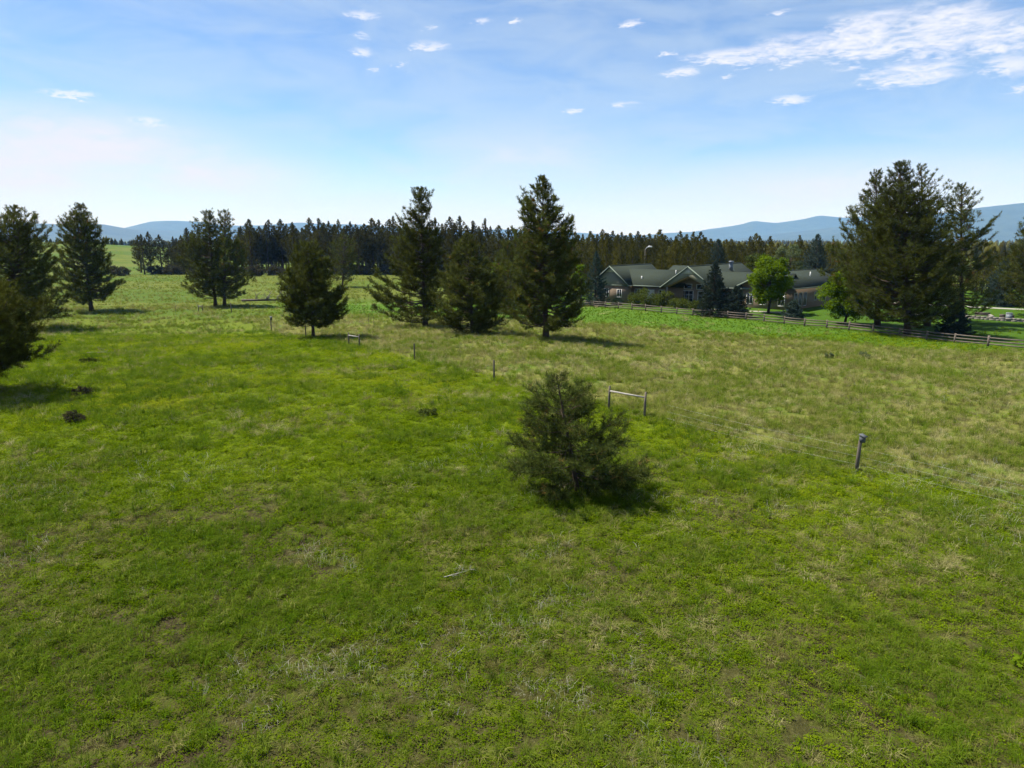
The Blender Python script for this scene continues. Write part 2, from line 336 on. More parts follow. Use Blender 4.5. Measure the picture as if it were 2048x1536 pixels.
mountain('mountain', 'hazy blue hill range behind the left meadow', 7000, [(-60,110),(-52,120),(-45.11,95.67),(-40.76,127.44),(-35.79,139.66),(-34.02,146.46),(-32.19,137.14),(-30.12,148.26),(-28.93,120),(-27.39,80),(-25.79,45.44),(-23.14,10.57),(-19.63,-7.69)], 1500, 1)
mountain('mountain', 'pale distant flat-topped range behind the pine line', 9700, [(-30.8,67.15),(-28.61,154.61),(-26.99,232.31),(-25.69,246.55),(-23.7,236),(-22.02,190),(-19.54,196),(-16.61,236.6),(-15.13,219.41),(-12.08,215.75),(-8.97,172.72),(-5,141.54),(-0.97,155.11),(3.07,128.79),(6.28,102.21),(9.08,49.78),(12.21,10.82)], 1000, 2)
mountain('mountain', 'middle blue ridge in front of the pale flat-topped range', 8400, [(-30.17,99.85),(-28.31,121.63),(-25.76,113.91),(-22.74,111.13),(-19.56,134.86),(-16.63,160),(-13.63,144.32),(-10.55,112.18),(-5.01,67.91),(-0.97,33.71)], 900, 3)
mountain('mountain', 'blue range with a small peak beyond the house', 9300, [(1.05,23.26),(6.29,85.01),(9.07,72.25),(10.64,71.95),(12.57,101.83),(14.29,113.2),(15.6,148.39),(16.71,171.32),(17.8,199.79),(18.8,247),(20.32,214.3),(22.05,251.92),(23.4,302),(25.08,268.69),(27.02,286.36),(30.1,304.94),(34.39,316.62),(39.51,296.65)], 1300, 4)
mountain('mountain', 'broad blue mountain rising at the right edge', 7300, [(14.9,-8.67),(18.59,38.94),(22.12,93.52),(25.46,145.06),(28.62,193.3),(31.58,246.52),(33.26,283.13),(35.62,315.23),(38.2,335.71),(41.7,341.24),(45.91,284.85),(52,240),(60,150)], 1700, 5)
# the air between: even haze in one closed box round everything
M_haze, t, out = mat_new('haze_air')
pv = t.n('ShaderNodeVolumePrincipled'); pv.inputs['Color'].default_value = (.17, .44, 1, 1); pv.inputs['Density'].default_value = 0.52e-4
pv.inputs['Absorption Color'].default_value = (1, 1, 1, 1); pv.inputs['Anisotropy'].default_value = 0.0
t.l.new(pv.outputs[0], out.inputs['Volume']); M_haze.cycles.volume_sampling = 'EQUIANGULAR'
hz = MB().box(-20600, 20600, -3300, 20600, -24, 760); tag(hz.build('haze', M_haze), 'thin blue haze in the air over the valley', kind='stuff')

# ------------------------------------------------------------------ grass and weeds
def blades(nb, lo, hi, w, spread, curl, rs, base=.06, up=1.):
    m = MB()
    for k in range(nb):
        a = rs.uniform(0, 6.283); r = base * math.sqrt(rs.random()); L = rs.uniform(lo, hi); lean = spread * rs.uniform(.3, 1.1)
        p0 = np.array([math.cos(a + rs.normal(0, .8)) * r, math.sin(a + rs.normal(0, .8)) * r, -.02]); d = np.array([math.cos(a), math.sin(a), 0])
        p1 = p0 + d * lean * L * .35 + np.array([0, 0, L * .6 * up]); p2 = p0 + d * (lean * L * .9 + curl * L) + np.array([0, 0, L * up * (1 - .5 * curl) * (1 - .35 * lean)])
        ph = a + rs.uniform(.6, 2.4); s = np.array([math.cos(ph), math.sin(ph), 0]) * w * rs.uniform(.7, 1.3)
        m.add([p0 - s, p0 + s, p1 + s * .8, p1 - s * .8, p2], f4=[(0, 1, 2, 3)], f3=[(3, 2, 4)], tone=rs.random())
    return m
def weed_plant(nl, R, Hh, size, rs):
    m = MB()
    for k in range(nl):
        a = rs.uniform(0, 6.283); r = R * math.sqrt(rs.random()); h = Hh * rs.uniform(.25, 1) * (1 - .4 * r / R); L = size * rs.uniform(.7, 1.3)
        p = np.array([math.cos(a) * r, math.sin(a) * r, h]); b = a + rs.normal(0, .9); tilt = rs.uniform(-.4, .5)
        d = np.array([math.cos(b) * math.cos(tilt), math.sin(b) * math.cos(tilt), math.sin(tilt)]) * L; s = np.cross(d, [0, 0, 1.]); s /= np.linalg.norm(s) + 1e-9; s = s * L * .27 + np.array([0, 0, rs.normal(0, .1) * L])
        m.add([p, p + d * .5 + s, p + d, p + d * .5 - s], f4=[(0, 1, 2, 3)], tone=rs.random())
    return m
M_weed = leafy('weed_leaves', [(.0, (.068, .114, .003)), (.45, (.128, .196, .004)), (.75, (.188, .26, .006)), (1., (.27, .30, .016))], .45, attr='hue')
M_blade = leafy('grass_blades', [(.0, (.050, .105, .004)), (.4, (.098, .165, .008)), (.75, (.16, .205, .025)), (1., (.27, .265, .08))], .42, attr='hue')
M_straw = leafy('straw_blades', [(.0, (.11, .105, .025)), (.2, (.17, .165, .05)), (.5, (.27, .25, .095)), (1., (.40, .37, .19))], .3, attr='hue')
M_bleach = leafy('bleached_blades', [(.0, (.28, .28, .17)), (1., (.58, .56, .44))], .3, attr='hue')
def protos(name, mat, fs):
    c = bpy.data.collections.new(name)
    for k, f in enumerate(fs): c.objects.link(bpy.data.objects.new('%s_%02d' % (name, k), f.mesh(name, mat)))
    return c
R_ = np.random.default_rng(21)
C_weed = protos('weed_tuft', M_weed, [weed_plant(32, .14, .15, .050, R_) for k in range(5)])
C_grass = protos('grass_tuft', M_blade, [blades(38, .16, .40, .0052, .8, .3, R_, .09) for k in range(5)])
C_straw = protos('straw_tuft', M_straw, [blades(44, .12, .30, .0046, 1.3, .4, R_, .12) for k in range(4)])
C_bleach = protos('bleached_tuft', M_bleach, [blades(16, .18, .36, .0030, .55, .5, R_, .34) for k in range(4)])
def scatter(name, label, P, sc, hue, coll, nprot, tilt=.15):
    k = len(P); me = bpy.data.meshes.new(name); me.vertices.add(k); me.vertices.foreach_set('co', P.astype(np.float32).ravel())
    rot = np.stack([rng.normal(0, tilt, k), rng.normal(0, tilt, k), rng.uniform(0, 6.283, k)], -1)
    for nm, ty, key, arr in (('rot', 'FLOAT_VECTOR', 'vector', rot.astype(np.float32).ravel()), ('scl', 'FLOAT', 'value', sc.astype(np.float32)), ('hue', 'FLOAT', 'value', hue.astype(np.float32)), ('idx', 'INT', 'value', rng.integers(0, nprot, k).astype(np.int32))):
        me.attributes.new(nm, ty, 'POINT').data.foreach_set(key, arr)
    o = link(name, me); ng = bpy.data.node_groups.new(name, 'GeometryNodeTree')
    ng.interface.new_socket('Geometry', in_out='INPUT', socket_type='NodeSocketGeometry'); ng.interface.new_socket('Geometry', in_out='OUTPUT', socket_type='NodeSocketGeometry')
    N = ng.nodes; L = ng.links; gi = N.new('NodeGroupInput'); go = N.new('NodeGroupOutput'); ip = N.new('GeometryNodeInstanceOnPoints'); ci = N.new('GeometryNodeCollectionInfo')
    ci.inputs['Collection'].default_value = coll; ci.inputs['Separate Children'].default_value = True; ci.inputs['Reset Children'].default_value = True
    L.new(gi.outputs[0], ip.inputs['Points']); L.new(ci.outputs[0], ip.inputs['Instance']); ip.inputs['Pick Instance'].default_value = True
    for nm, ty, sock in (('rot', 'FLOAT_VECTOR', 'Rotation'), ('scl', 'FLOAT', 'Scale'), ('idx', 'INT', 'Instance Index')):
        na = N.new('GeometryNodeInputNamedAttribute'); na.data_type = ty; na.inputs['Name'].default_value = nm
        src = na.outputs['Attribute'] if 'Attribute' in na.outputs else [q for q in na.outputs if q.enabled][0]
        L.new(src, ip.inputs[sock])
    L.new(ip.outputs[0], go.inputs[0]); md = o.modifiers.new('scatter', 'NODES'); md.node_group = ng
    return tag(o, label, kind='stuff')
def sample(y0, y1, dens, accept):
    P = []
    y = y0
    while y < y1:
        st = 2 + y * .03; w = 2 * (.80 * (y + st) + 6); k = rng.poisson(w * st * dens(y)); yy = rng.uniform(y, y + st, k); xx = rng.uniform(-w / 2, w / 2, k)
        keep = rng.random(k) < accept(xx, yy); P.append(np.stack([xx[keep], yy[keep]], -1)); y += st
    return np.concatenate(P)
def place(Q, sink=.015): return np.column_stack([Q, terr(Q[:, 0], Q[:, 1]) - sink])
Z = lambda x, y: zones(x, y)
def acc_weed(x, y):
    d, l, lw, f, b = Z(x, y); return (1 - d * .985) * (1 - lw) * (1 - l * .6) * (1 - .62 * b) * (.62 + .38 * ss(.35, .6, fbm(x, y, .9, 3)))
Q = sample(7, 95, lambda y: 66 * min(1, (17 / y)) ** 1.3, acc_weed)
hue = np.clip(.03 + .31 * ss(16, 45, Q[:, 1]) + .22 * (fbm(Q[:, 0] + 5, Q[:, 1], 16, 2) - .5) * 2 + .75 * fbm(Q[:, 0], Q[:, 1], 6, 3) * (.5 + .5 * ss(14, 40, Q[:, 1])) + rng.normal(0, .16, len(Q)), 0, 1)
scatter('leafy_weeds', 'low yellow-green leafy weeds covering the near meadow', place(Q), (.75 + .5 * rng.random(len(Q))) * (np.maximum(Q[:, 1], 14) / 17) ** .42, hue, C_weed, 5, .25); NW = len(Q)
def acc_grass(x, y):
    d, l, lw, f, b = Z(x, y); p = ss(.47, .66, fbm(x + 91, y - 40, 3.6, 4)); return (.10 + .75 * p) * (1 - lw * .9) + .11 * d + .9 * l * (1 - lw) * (y < 150)
Q = sample(7, 330, lambda y: 26 * min(1, (17 / y)) ** 1.3, acc_grass)
d_, l_, lw_, f_, b_ = Z(Q[:, 0], Q[:, 1])
hue = np.clip(.30 + .35 * fbm(Q[:, 0] + 8, Q[:, 1], 6, 3) + .22 * d_ - .22 * l_ + .34 * f_ * (1 - l_) + rng.normal(0, .16, len(Q)), 0, 1)
scatter('meadow_grass', 'tufts of green meadow grass between the weeds', place(Q), (.7 + .65 * rng.random(len(Q))) * (np.clip(Q[:, 1], 14, 70) / 17) ** .40 * (1 - .55 * l_), hue, C_grass, 5); NG = len(Q)
def acc_straw(x, y):
    d, l, lw, f, b = Z(x, y); p = ss(.52, .7, fbm(x - 70, y + 15, 4.5, 4)); return np.clip((d * .56 + (.03 + .15 * (1 - ss(18, 34, y))) * (1 - d) + .42 * p * (1 - d)) * (1 - lw) * (1 - .8 * l), 0, 1)
Q = sample(7, 150, lambda y: 15 * min(1, (17 / y)) ** 1.3, acc_straw)
hue = np.clip(.12 + .75 * fbm(Q[:, 0] + 30, Q[:, 1] + 8, 3.2, 3) + rng.normal(0, .16, len(Q)) - .28 * (1 - ss(14, 35, Q[:, 1])), 0, 1)
scatter('dry_grass', 'dry tan grass matted over the grazed pasture', place(Q), (.7 + .6 * rng.random(len(Q))) * (np.maximum(Q[:, 1], 14) / 17) ** .42, hue, C_straw, 4, .3); NS = len(Q)
def acc_bl(x, y):
    d, l, lw, f, b = Z(x, y)
    p = ss(.64, .76, fbm(x + 12.5, y + 71, 3.3, 3)) * (1 - .7 * ss(22, 40, y)) + .9 * ss(4.5, 1, np.hypot((x - 19.5) * .8, (y - 27) * .45)) * (x > 14) + ss(3, .6, np.hypot(x - 2.6, (y - 14.2) * 1.1)) * .5 + .9 * ss(2.6, .5, np.hypot(x + 5.3, (y - 15.3) * .9)) + .5 * ss(2.6, .5, np.hypot(x + 1.8, (y - 15.6) * .9))
    return np.clip(p * .85 + .008, 0, 1) * (1 - lw)
Q = sample(7, 75, lambda y: 5.5 * min(1, (17 / y)) ** 1.6, acc_bl)
scatter('bleached_grass', 'pale bleached grass stalks growing in patches', place(Q), (.7 + .5 * rng.random(len(Q))) * (np.maximum(Q[:, 1], 14) / 17) ** .3, rng.random(len(Q)), C_bleach, 4, .3); NB = len(Q)
print('tufts', NW, NG, NS, NB)

# ------------------------------------------------------------------ trees
def needles(mb, P, A, nn, tl, nw, rs, cone=.9, up=.25, tone=None, size=None):
    """each tuft: a brush of single-triangle needles round its twig end"""
    k = len(P); D = rs.normal(size=(k, nn, 3)); D /= np.linalg.norm(D, axis=2)[..., None]
    D = D * cone + A[:, None] * .6 + np.array([0, 0, up]); D /= np.linalg.norm(D, axis=2)[..., None]
    L = tl * rs.uniform(.65, 1.1, (k, nn, 1)) * (1 if size is None else size[:, None, None]); B = P[:, None] - A[:, None] * (rs.random((k, nn, 1)) * tl * .7)
    S = np.cross(D, rs.normal(size=(k, nn, 3))); S /= np.maximum(np.linalg.norm(S, axis=2), 1e-6)[..., None]; S = S * nw * .5
    V = np.stack([B - S + D * L * .12, B + S + D * L * .12, B + D * L], 2).reshape(-1, 3)
    T = (tone if tone is not None else rs.random(k))[:, None] + rs.normal(0, .08, (k, nn)); T = np.repeat(np.clip(T, 0, 1).ravel(), 3)
    mb.add(V, f3=np.arange(len(V)).reshape(-1, 3), tone=T)
def prof_at(prof, t, az):
    tz_ = [p[0] for p in prof]; l = np.interp(t, tz_, [p[1] for p in prof]); r = np.interp(t, tz_, [p[2] for p in prof])
    m_ = .5 * (l + r); w = abs(math.cos(az)); return (1 - w) * m_ + w * (r if math.cos(az) > 0 else l)
def pine_parts(seed, H, lean, c0, prof, nb, sp, tl, nw, nn, tr=None, seg=8, low=-6, high=52, limbs=True, wob=.015, fill=.35, gap=.0, wide=1., sweep=.22, tip=1.4, tmin=.72):
    rs = np.random.default_rng(seed); tr = tr or H * .0165
    tk = MB(); br = MB(); cr = MB()
    zs = np.linspace(-.25, H * .985, 12); f = np.clip(zs / H, 0, 1)
    cx = lean * f + np.cumsum(rs.normal(0, wob, 12)) * H * .06; cyy = np.cumsum(rs.normal(0, wob, 12)) * H * .06; cx -= cx[0]; cyy -= cyy[0]
    cx = cx - (cx[-1] - lean) * f
    rad = tr * np.clip(1.12 - f, .04, 2) ** 1.05; rad[0] *= 1.35
    tk.tube(np.stack([cx, cyy, zs], -1), rad, seg)
    Ps = []; As = []; az = rs.uniform(0, 6.28); gaps = [(rs.uniform(.3, .9), rs.uniform(0, 6.28)) for _ in range(int(gap * 10))]
    for i in range(nb):
        t_ = c0 + (1 - c0) * min(.985, ((i + rs.random()) / nb) ** .93); az += 2.4 + rs.normal(0, .45)
        R = wide * prof_at(prof, t_, az) * (rs.uniform(.78, 1.06) if rs.random() > fill else rs.uniform(.35, .75))
        if any(abs(t_ - g_[0]) < .05 and abs(math.remainder(az - g_[1], 6.283)) < .9 for g_ in gaps): R *= .35
        R = max(min(R, .12 + (1 - t_) * H * tip), .12); pt = math.radians(low + (high - low) * t_ ** 1.2 + rs.normal(0, 8)); dirh = np.array([math.cos(az), math.sin(az), 0])
        z0 = t_ * H - R * math.tan(pt) * .42
        b0 = np.array([np.interp(z0, zs, cx), np.interp(z0, zs, cyy), z0]); s = np.linspace(0, 1, 6)
        bend = rs.normal(0, .10, 2); side = np.array([-dirh[1], dirh[0], 0])
        pts = b0 + dirh * (R * s)[:, None] + side * (bend[0] * R * s * s)[:, None] + np.array([0, 0, 1]) * (R * (math.tan(pt) * s * .8 + (sweep + bend[1]) * s ** 2.2 - .08 * np.sin(s * 3.14)))[:, None]
        pts[:, 2] = np.maximum(pts[:, 2], .12)
        if limbs: br.tube(pts, np.linspace(max(.012, tr * .30 * min(1, R / 3)), .008, 6), 4, False)
        nt = max(2, int(R / sp)); ts = rs.uniform(.22, 1, nt) ** .75
        for q in ts:
            c = np.array([np.interp(q, s, pts[:, a]) for a in range(3)]); fw = pts[min(5, int(q * 5) + 1)] - pts[min(4, int(q * 5))]; fw /= np.linalg.norm(fw)
            sg = 1 if rs.random() < .5 else -1; tw = fw * .55 + side * sg * rs.uniform(.15, 1.1) + np.array([0, 0, rs.uniform(-.35, .8)]); tw /= np.linalg.norm(tw)
            lt = min(1.15, .12 + (1 - t_) * H * tip * .4, (.24 + .36 * (1.1 - q)) * R) * rs.uniform(.5, 1.15) + .05; m_ = max(1, int(lt / (sp * 1.05)))
            for u in range(m_):
                Ps.append(c + tw * lt * (u + 1) / m_); As.append(tw * .7 + fw * .3 + np.array([0, 0, .15]))
            if limbs and lt > .3 and rs.random() < .5: br.tube(np.array([c, c + tw * lt]), (.010, .004), 3, False)
        Ps.append(pts[-1]); As.append(pts[-1] - pts[-2])
    Ps = np.array(Ps); As = np.array(As); As /= np.maximum(np.linalg.norm(As, axis=1), 1e-6)[:, None]
    tone = np.clip(rs.beta(2.2, 2.4, len(Ps)) * .92 + .04, 0, .9); tone[rs.random(len(Ps)) < .02] = 1.
    needles(cr, Ps, As, nn, tl, nw, rs, tone=tone, size=np.clip(tmin + (1 - Ps[:, 2] / H) * 4.5, tmin, 1))
    lp_ = np.array([np.array([lean, cyy[-1], H * (.95 + .01 * k)]) + rs.normal(0, tl * .1, 3) * (1, 1, .3) for k in range(6)])     # leader
    needles(cr, lp_, np.tile([0, 0, 1.], (6, 1)), nn, tl * .42, nw * .6, rs, cone=.7, tone=rs.random(6) * .8)
    return tk, br, cr, len(Ps)
def pine(name, label, x, y, H, lean, c0, prof, seed, nb=150, sp=.30, tl=.45, nw=.065, nn=16, mat=None, group=None, **kw):
    o = thing(name, label, 'tree', (x, y, tz(x, y)), 0, group)
    kw.setdefault('wide', 1.08); tk, br, cr, k = pine_parts(seed, H, lean, c0, prof, int(nb * 1.4), sp, tl, nw, nn, **kw)
    tk.build('trunk', M_bark, o, True)
    if br.n: br.build('branches', M_bark, o, True)
    cr.build('crown', mat or M_needle, o); return o
PINES = {
'p1095':(4.18,84.34,19.25,-0.61,0.074,[(0.09,4.98,5.29),(0.19,4.92,4.82),(0.31,4.23,4.24),(0.43,3.86,3.67),(0.56,3.48,3.10),(0.65,2.83,3.24),(0.71,3.04,2.25),(0.80,2.75,1.86),(0.89,1.40,1.13),(0.98,0.48,0.40)]),
'p850':(-12.68,100.99,19.64,-0.13,0.049,[(0.05,7.72,2.16),(0.16,7.61,2.94),(0.31,5.81,3.02),(0.45,4.46,2.74),(0.60,3.63,2.45),(0.70,3.19,1.66),(0.77,2.28,1.27),(0.84,2.51,1.31),(0.91,1.96,1.57),(0.97,0.87,0.54)]),
'p945':(-5.17,89.98,12.66,-0.49,0.021,[(0.02,3.59,3.93),(0.14,4.79,4.98),(0.35,4.31,4.76),(0.55,3.19,3.89),(0.70,2.12,2.37),(0.85,1.56,1.18),(0.95,0.67,0.60)]),
'p625':(-24.86,85.99,11.66,0.08,0.135,[(0.09,1.62,2.75),(0.20,3.30,4.17),(0.36,3.56,4.44),(0.52,3.20,3.10),(0.67,2.48,2.44),(0.83,1.63,1.91),(0.96,1.06,0.77)]),
'p685':(-54.38,223.69,16.30,1.61,0.116,[(0.12,3.29,3.91),(0.18,4.94,5.45),(0.43,5.12,5.56),(0.71,3.74,3.40),(0.91,1.51,1.66)]),
'tw1':(-66.24,154.89,20.71,0.17,0.091,[(0.12,4.92,2.31),(0.23,7.29,2.48),(0.39,6.66,2.73),(0.60,5.18,2.51),(0.75,3.80,2.21),(0.91,1.35,1.15)]),
'tw2':(-63.90,154.08,20.61,1.86,0.086,[(0.10,1.2,5.09),(0.23,1.6,6.38),(0.39,2,5.02),(0.60,1.8,3.87),(0.75,1.60,2.75),(0.91,1.40,1.31)]),
'p183':(-87.69,144.38,21.62,0.35,0.086,[(0.11,5.26,4.61),(0.20,5.54,6.17),(0.30,5.82,4.31),(0.44,5.67,5.03),(0.58,4.90,3.60),(0.72,3.74,3.20),(0.85,2.58,2.19),(0.95,0.94,0.88)]),
'left':(-78.86,108.70,18.91,2.93,0.063,[(0.10,6.70,7.85),(0.25,7.47,7.55),(0.41,6.68,6.55),(0.58,5.12,5.87),(0.74,3.57,4.12),(0.85,1.66,2.93),(0.93,0.91,1.00)]),
'near':(-38.50,47.52,8.18,1.15,0.153,[(0.22,2.75,4.93),(0.35,3.41,5.35),(0.48,3.38,5.80),(0.65,2.98,4.07),(0.81,1.91,2.53),(0.92,0.87,1.18)]),
'rA':(55.81,97.04,23.17,-3.70,0.070,[(0.09,6.94,5.71),(0.21,7.83,6.14),(0.33,8.35,6.23),(0.44,7.15,5.97),(0.59,5.23,5.05),(0.73,3.35,3.12),(0.85,2.19,1.87),(0.94,1.07,1.15)]),
'rB':(55.93,105.49,22.69,-2.58,0.174,[(0.21,6.03,2.69),(0.31,7.12,3.45),(0.44,6.69,3.44),(0.57,5.51,2.70),(0.70,3.61,2.70),(0.82,2.31,1.60),(0.95,0.96,0.87)]),
'rC':(63.89,105.99,23.72,-3.78,0.136,[(0.17,3.67,3.20),(0.30,3.91,3.29),(0.55,3.64,3.10),(0.67,2.77,3.20),(0.79,2.27,2.92),(0.88,1.07,1.88),(0.96,0.63,0.47)]),
'rD':(71.29,109.17,21.19,-2.97,0.078,[(0.17,3.51,3.95),(0.39,3.06,3.56),(0.54,2.63,3.41),(0.68,2.21,3.95),(0.78,2.34,2.65),(0.89,1.77,2.27),(0.96,0.62,0.68)]),
'rE':(91.04,119.44,17.36,-3.69,0.084,[(0.21,5.62,4.68),(0.45,4.49,4.46),(0.74,2.46,2.60),(0.91,1.44,1.50)]),
'mid':(0.52,119.12,13.00,-1.53,0.039,[(0.07,3.77,2.69),(0.24,4.36,2.93),(0.63,2.87,2.23),(0.89,1.19,0.92)])}
GP = 'large pines scattered over the meadow'
def named(key, label, seed, group=GP, **kw):
    x, y, H, lean, c0, pr = PINES[key]; return pine('pine_tree', label, x, y, H, lean, c0, pr, seed, group=group, **kw)
named('p1095', 'tallest full pine of the central group, nearest the house', 1, nb=205)
named('p850', 'tall open pine with a bare visible trunk, heavy low branches on its left', 2, nb=165, gap=.35)
named('p945', 'short wide pine between the two tall central pines', 3, nb=150)
named('p625', 'bushy medium pine with a bare lower trunk beside a thin post', 4, nb=160)
named('p685', 'lone pine standing in the far field before the tree line', 5, nb=110, sp=.42, tl=.55, nw=.09, nn=10)
named('tw1', 'left one of the paired dark pines beyond the far brace frame', 6, nb=170, sp=.36, tl=.5, nw=.07)
named('tw2', 'right one of the paired dark pines beside the fallen log', 7, nb=150, sp=.36, tl=.5, nw=.07)
named('p183', 'single dark pine with a broad shadow in the left swale', 8, nb=190, sp=.34, tl=.5, nw=.07)
named('left', 'big dark pine cut by the left edge of the picture', 9, nb=210, sp=.32, tl=.45, nw=.06)
named('near', 'nearer low pine reaching in from the left edge', 10, nb=130, sp=.22, tl=.32, nw=.030, nn=18, wide=.97)
named('rA', 'massive spreading pine just behind the rail fence', 11, nb=300, sp=.33, tl=.44, nw=.055)
named('rB', 'pine at the left shoulder of the massive pine by the fence', 12, nb=170, sp=.33, tl=.46, nw=.06)
named('rC', 'open-topped pine rising right behind the massive pine by the fence', 13, nb=120, sp=.36, tl=.46, nw=.06, gap=.8, wide=1.2)
named('rD', 'narrow open pine standing just right of the massive pine', 14, nb=140, sp=.33, tl=.46, nw=.06, gap=.6, wide=1.08)
named('rE', 'pine at the far right edge behind the garden wall', 15, nb=130, sp=.36, tl=.48, nw=.065)
named('mid', 'smaller pine half hidden behind the short wide central pine', 16, nb=110, sp=.34, tl=.48, nw=.065)
# the young pine in front
yp = [(.02,2.5,2.4),(.10,2.7,3.0),(.27,2.6,3.2),(.43,2.4,3.0),(.55,2.0,2.5),(.68,1.7,1.9),(.82,1.25,1.15),(.92,.7,.6),(.98,.3,.4)]
pine('young_pine', 'small bushy young pine alone in the near meadow', 2.81, 28.13, 5.15, -.95, .03, yp, 41, nb=60, sp=.15, tl=.27, nw=.022, nn=19, tr=.105, low=-16, high=38, wob=.03, fill=.42, sweep=.10, wide=1., tip=3, tmin=.9, mat=M_needle_young)
# dead pale twigs inside it belong to its limbs

def spruce(name, label, x, y, H, w, seed, mat, nb=120, group='garden spruces'):
    nb = int(nb * 1.5); w *= 1.12
    rs = np.random.default_rng(seed); o = thing(name, label, 'tree', (x, y, tz(x, y)), 0, group); tk = MB(); br = MB(); cr = MB()
    tk.tube([(0, 0, -.2), (0, 0, H * .5), (0, 0, H * .97)], (H * .018, H * .011, .015), 7); Ps = []; As = []; az = 0
    for i in range(nb):
        t_ = .03 + .96 * (i + rs.random()) / nb; az += 2.4 + rs.normal(0, .3); R = w * (1 - t_) ** .88 * rs.uniform(.72, 1.08) + .10
        dh = np.array([math.cos(az), math.sin(az), 0]); sd_ = np.array([-dh[1], dh[0], 0]); s = np.linspace(0, 1, 5); droop = .32 * (1 - t_) - .35 * t_
        pts = np.array([0, 0, t_ * H]) + dh * (R * s)[:, None] + np.array([0, 0, 1]) * (R * (-droop * s + .22 * s ** 3))[:, None]; pts[:, 2] = np.maximum(pts[:, 2], .1)
        br.tube(pts, np.linspace(.03, .008, 5), 3, False)
        for q in rs.uniform(.2, 1, max(3, int(R / .13))):
            c = np.array([np.interp(q, s, pts[:, a]) for a in range(3)]); sg = 1 if rs.random() < .5 else -1; lt = .34 * R * (1.12 - q) * rs.uniform(.4, 1.1)
            tw = dh * .75 + sd_ * sg * .8 + np.array([0, 0, rs.uniform(-.2, .15)]); tw /= np.linalg.norm(tw); m_ = max(1, int(lt / .26))
            for u in range(m_): Ps.append(c + tw * lt * (u + 1) / m_); As.append(tw)
        Ps.append(pts[-1]); As.append(dh)
    for k in range(5): Ps.append(np.array([0, 0, H * (.94 + .015 * k)])); As.append(np.array([0, 0, 1.]))
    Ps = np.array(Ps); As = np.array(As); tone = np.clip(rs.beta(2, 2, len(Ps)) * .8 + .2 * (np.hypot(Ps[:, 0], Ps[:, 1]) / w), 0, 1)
    needles(cr, Ps, As, 12, .30, .07, rs, cone=.55, up=.0, tone=tone)
    tk.build('trunk', M_bark, o, True); br.build('branches', M_bark, o, True); cr.build('crown', mat, o); return o
spruce('blue_spruce', 'blue-green spruce at the left corner of the house', 16.91, 141.25, 10.81, 3.01, 51, M_spruce)
spruce('blue_spruce', 'dark spruce standing in front of the porch gable', 34.48, 118.89, 9.06, 3.39, 52, M_spruce_dark, 130)
spruce('blue_spruce', 'short wide spruce beside the dark porch spruce', 37.67, 116.76, 5.11, 2.85, 53, M_spruce_dark, 110)
spruce('blue_spruce', 'blue spruce rising behind the middle of the roof', 51.97, 178, 12.98, 4.78, 54, M_spruce)
spruce('blue_spruce', 'tall blue spruce rising behind the right wing roof', 69.16, 160, 13.96, 5.2, 55, M_spruce, 150)
spruce('blue_spruce', 'smallest grey-blue spruce between the two round green trees', 46.29, 113.99, 2.96, 1.97, 56, M_spruce, 90)
spruce('blue_spruce', 'low dark spruce at the right foot of the massive pine', 62.14, 96.9, 4.44, 2.52, 57, M_spruce_dark, 100)
spruce('blue_spruce', 'green spruce behind the gravel strip on the right lawn', 95.84, 136.17, 9.08, 4.07, 58, M_spruce)
spruce('blue_spruce', 'blue spruce cut by the right edge behind the wall', 101.05, 134.3, 7.4, 3.6, 59, M_spruce)

def broadleaf(name, label, cat, x, y, H, w, seed, mat, nleaf, size, trunk=.3, group=None, lobes=46, droop=0., base=.22):
    rs = np.random.default_rng(seed); o = thing(name, label, cat, (x, y, tz(x, y)), 0, group); tk = MB(); cr = MB(); tr = .022 * H + .03; zc = H * (base + (1 - base) * .5)
    tk.tube([(0, 0, -.2), (.02 * H, 0, H * base), (.01 * H, .01 * H, H * .62)], (tr * 1.2, tr * .85, tr * .4), 7)
    cen = []
    for k in range(lobes):
        t_ = rs.uniform(0, 1); a = k * 2.4 + rs.normal(0, .3); rr = w * math.sin(math.pi * min(.97, .1 + t_ * .82)) ** .7 * rs.uniform(.45, 1.02)
        c = np.array([math.cos(a) * rr, math.sin(a) * rr, H * (base + .03 + (1 - base) * .95 * t_)]); cen.append((c, w * rs.uniform(.16, .33)))
        if k % 2 == 0: tk.tube([(.01 * H, 0, H * (base * .8 + .3 * t_ * (1 - base))), c * (.5, .5, .9), c], (tr * .35, tr * .18, .01), 4, False)
    per = nleaf // lobes; V = []; T = []
    for c, r in cen:
        d = rs.normal(size=(per, 3)); d /= np.linalg.norm(d, axis=1)[:, None]; p = c + d * r * rs.random((per, 1)) ** .4 * (1, 1, .85)
        if droop: p[:, 2] -= droop * rs.random(per) * np.hypot(p[:, 0], p[:, 1])
        p[:, 2] = np.maximum(p[:, 2], .05); a = rs.normal(size=(per, 3)); a /= np.linalg.norm(a, axis=1)[:, None]
        a[:, 2] = a[:, 2] * .6 - droop * .8; b_ = np.cross(a, rs.normal(size=(per, 3))); b_ /= np.linalg.norm(b_, axis=1)[:, None]; L = size * rs.uniform(.6, 1.3, (per, 1))
        V.append(np.stack([p, p + a * L * .5 + b_ * L * .36, p + a * L, p + a * L * .5 - b_ * L * .36], 1)); T.append(np.repeat(np.clip(rs.beta(2, 2) * .5 + .5 * rs.random(per), 0, 1), 4))
    V = np.concatenate(V).reshape(-1, 3); cr.add(V, f4=np.arange(len(V)).reshape(-1, 4), tone=np.concatenate(T))
    tk.build('trunk', M_bark, o, True); cr.build('crown', mat, o); return o
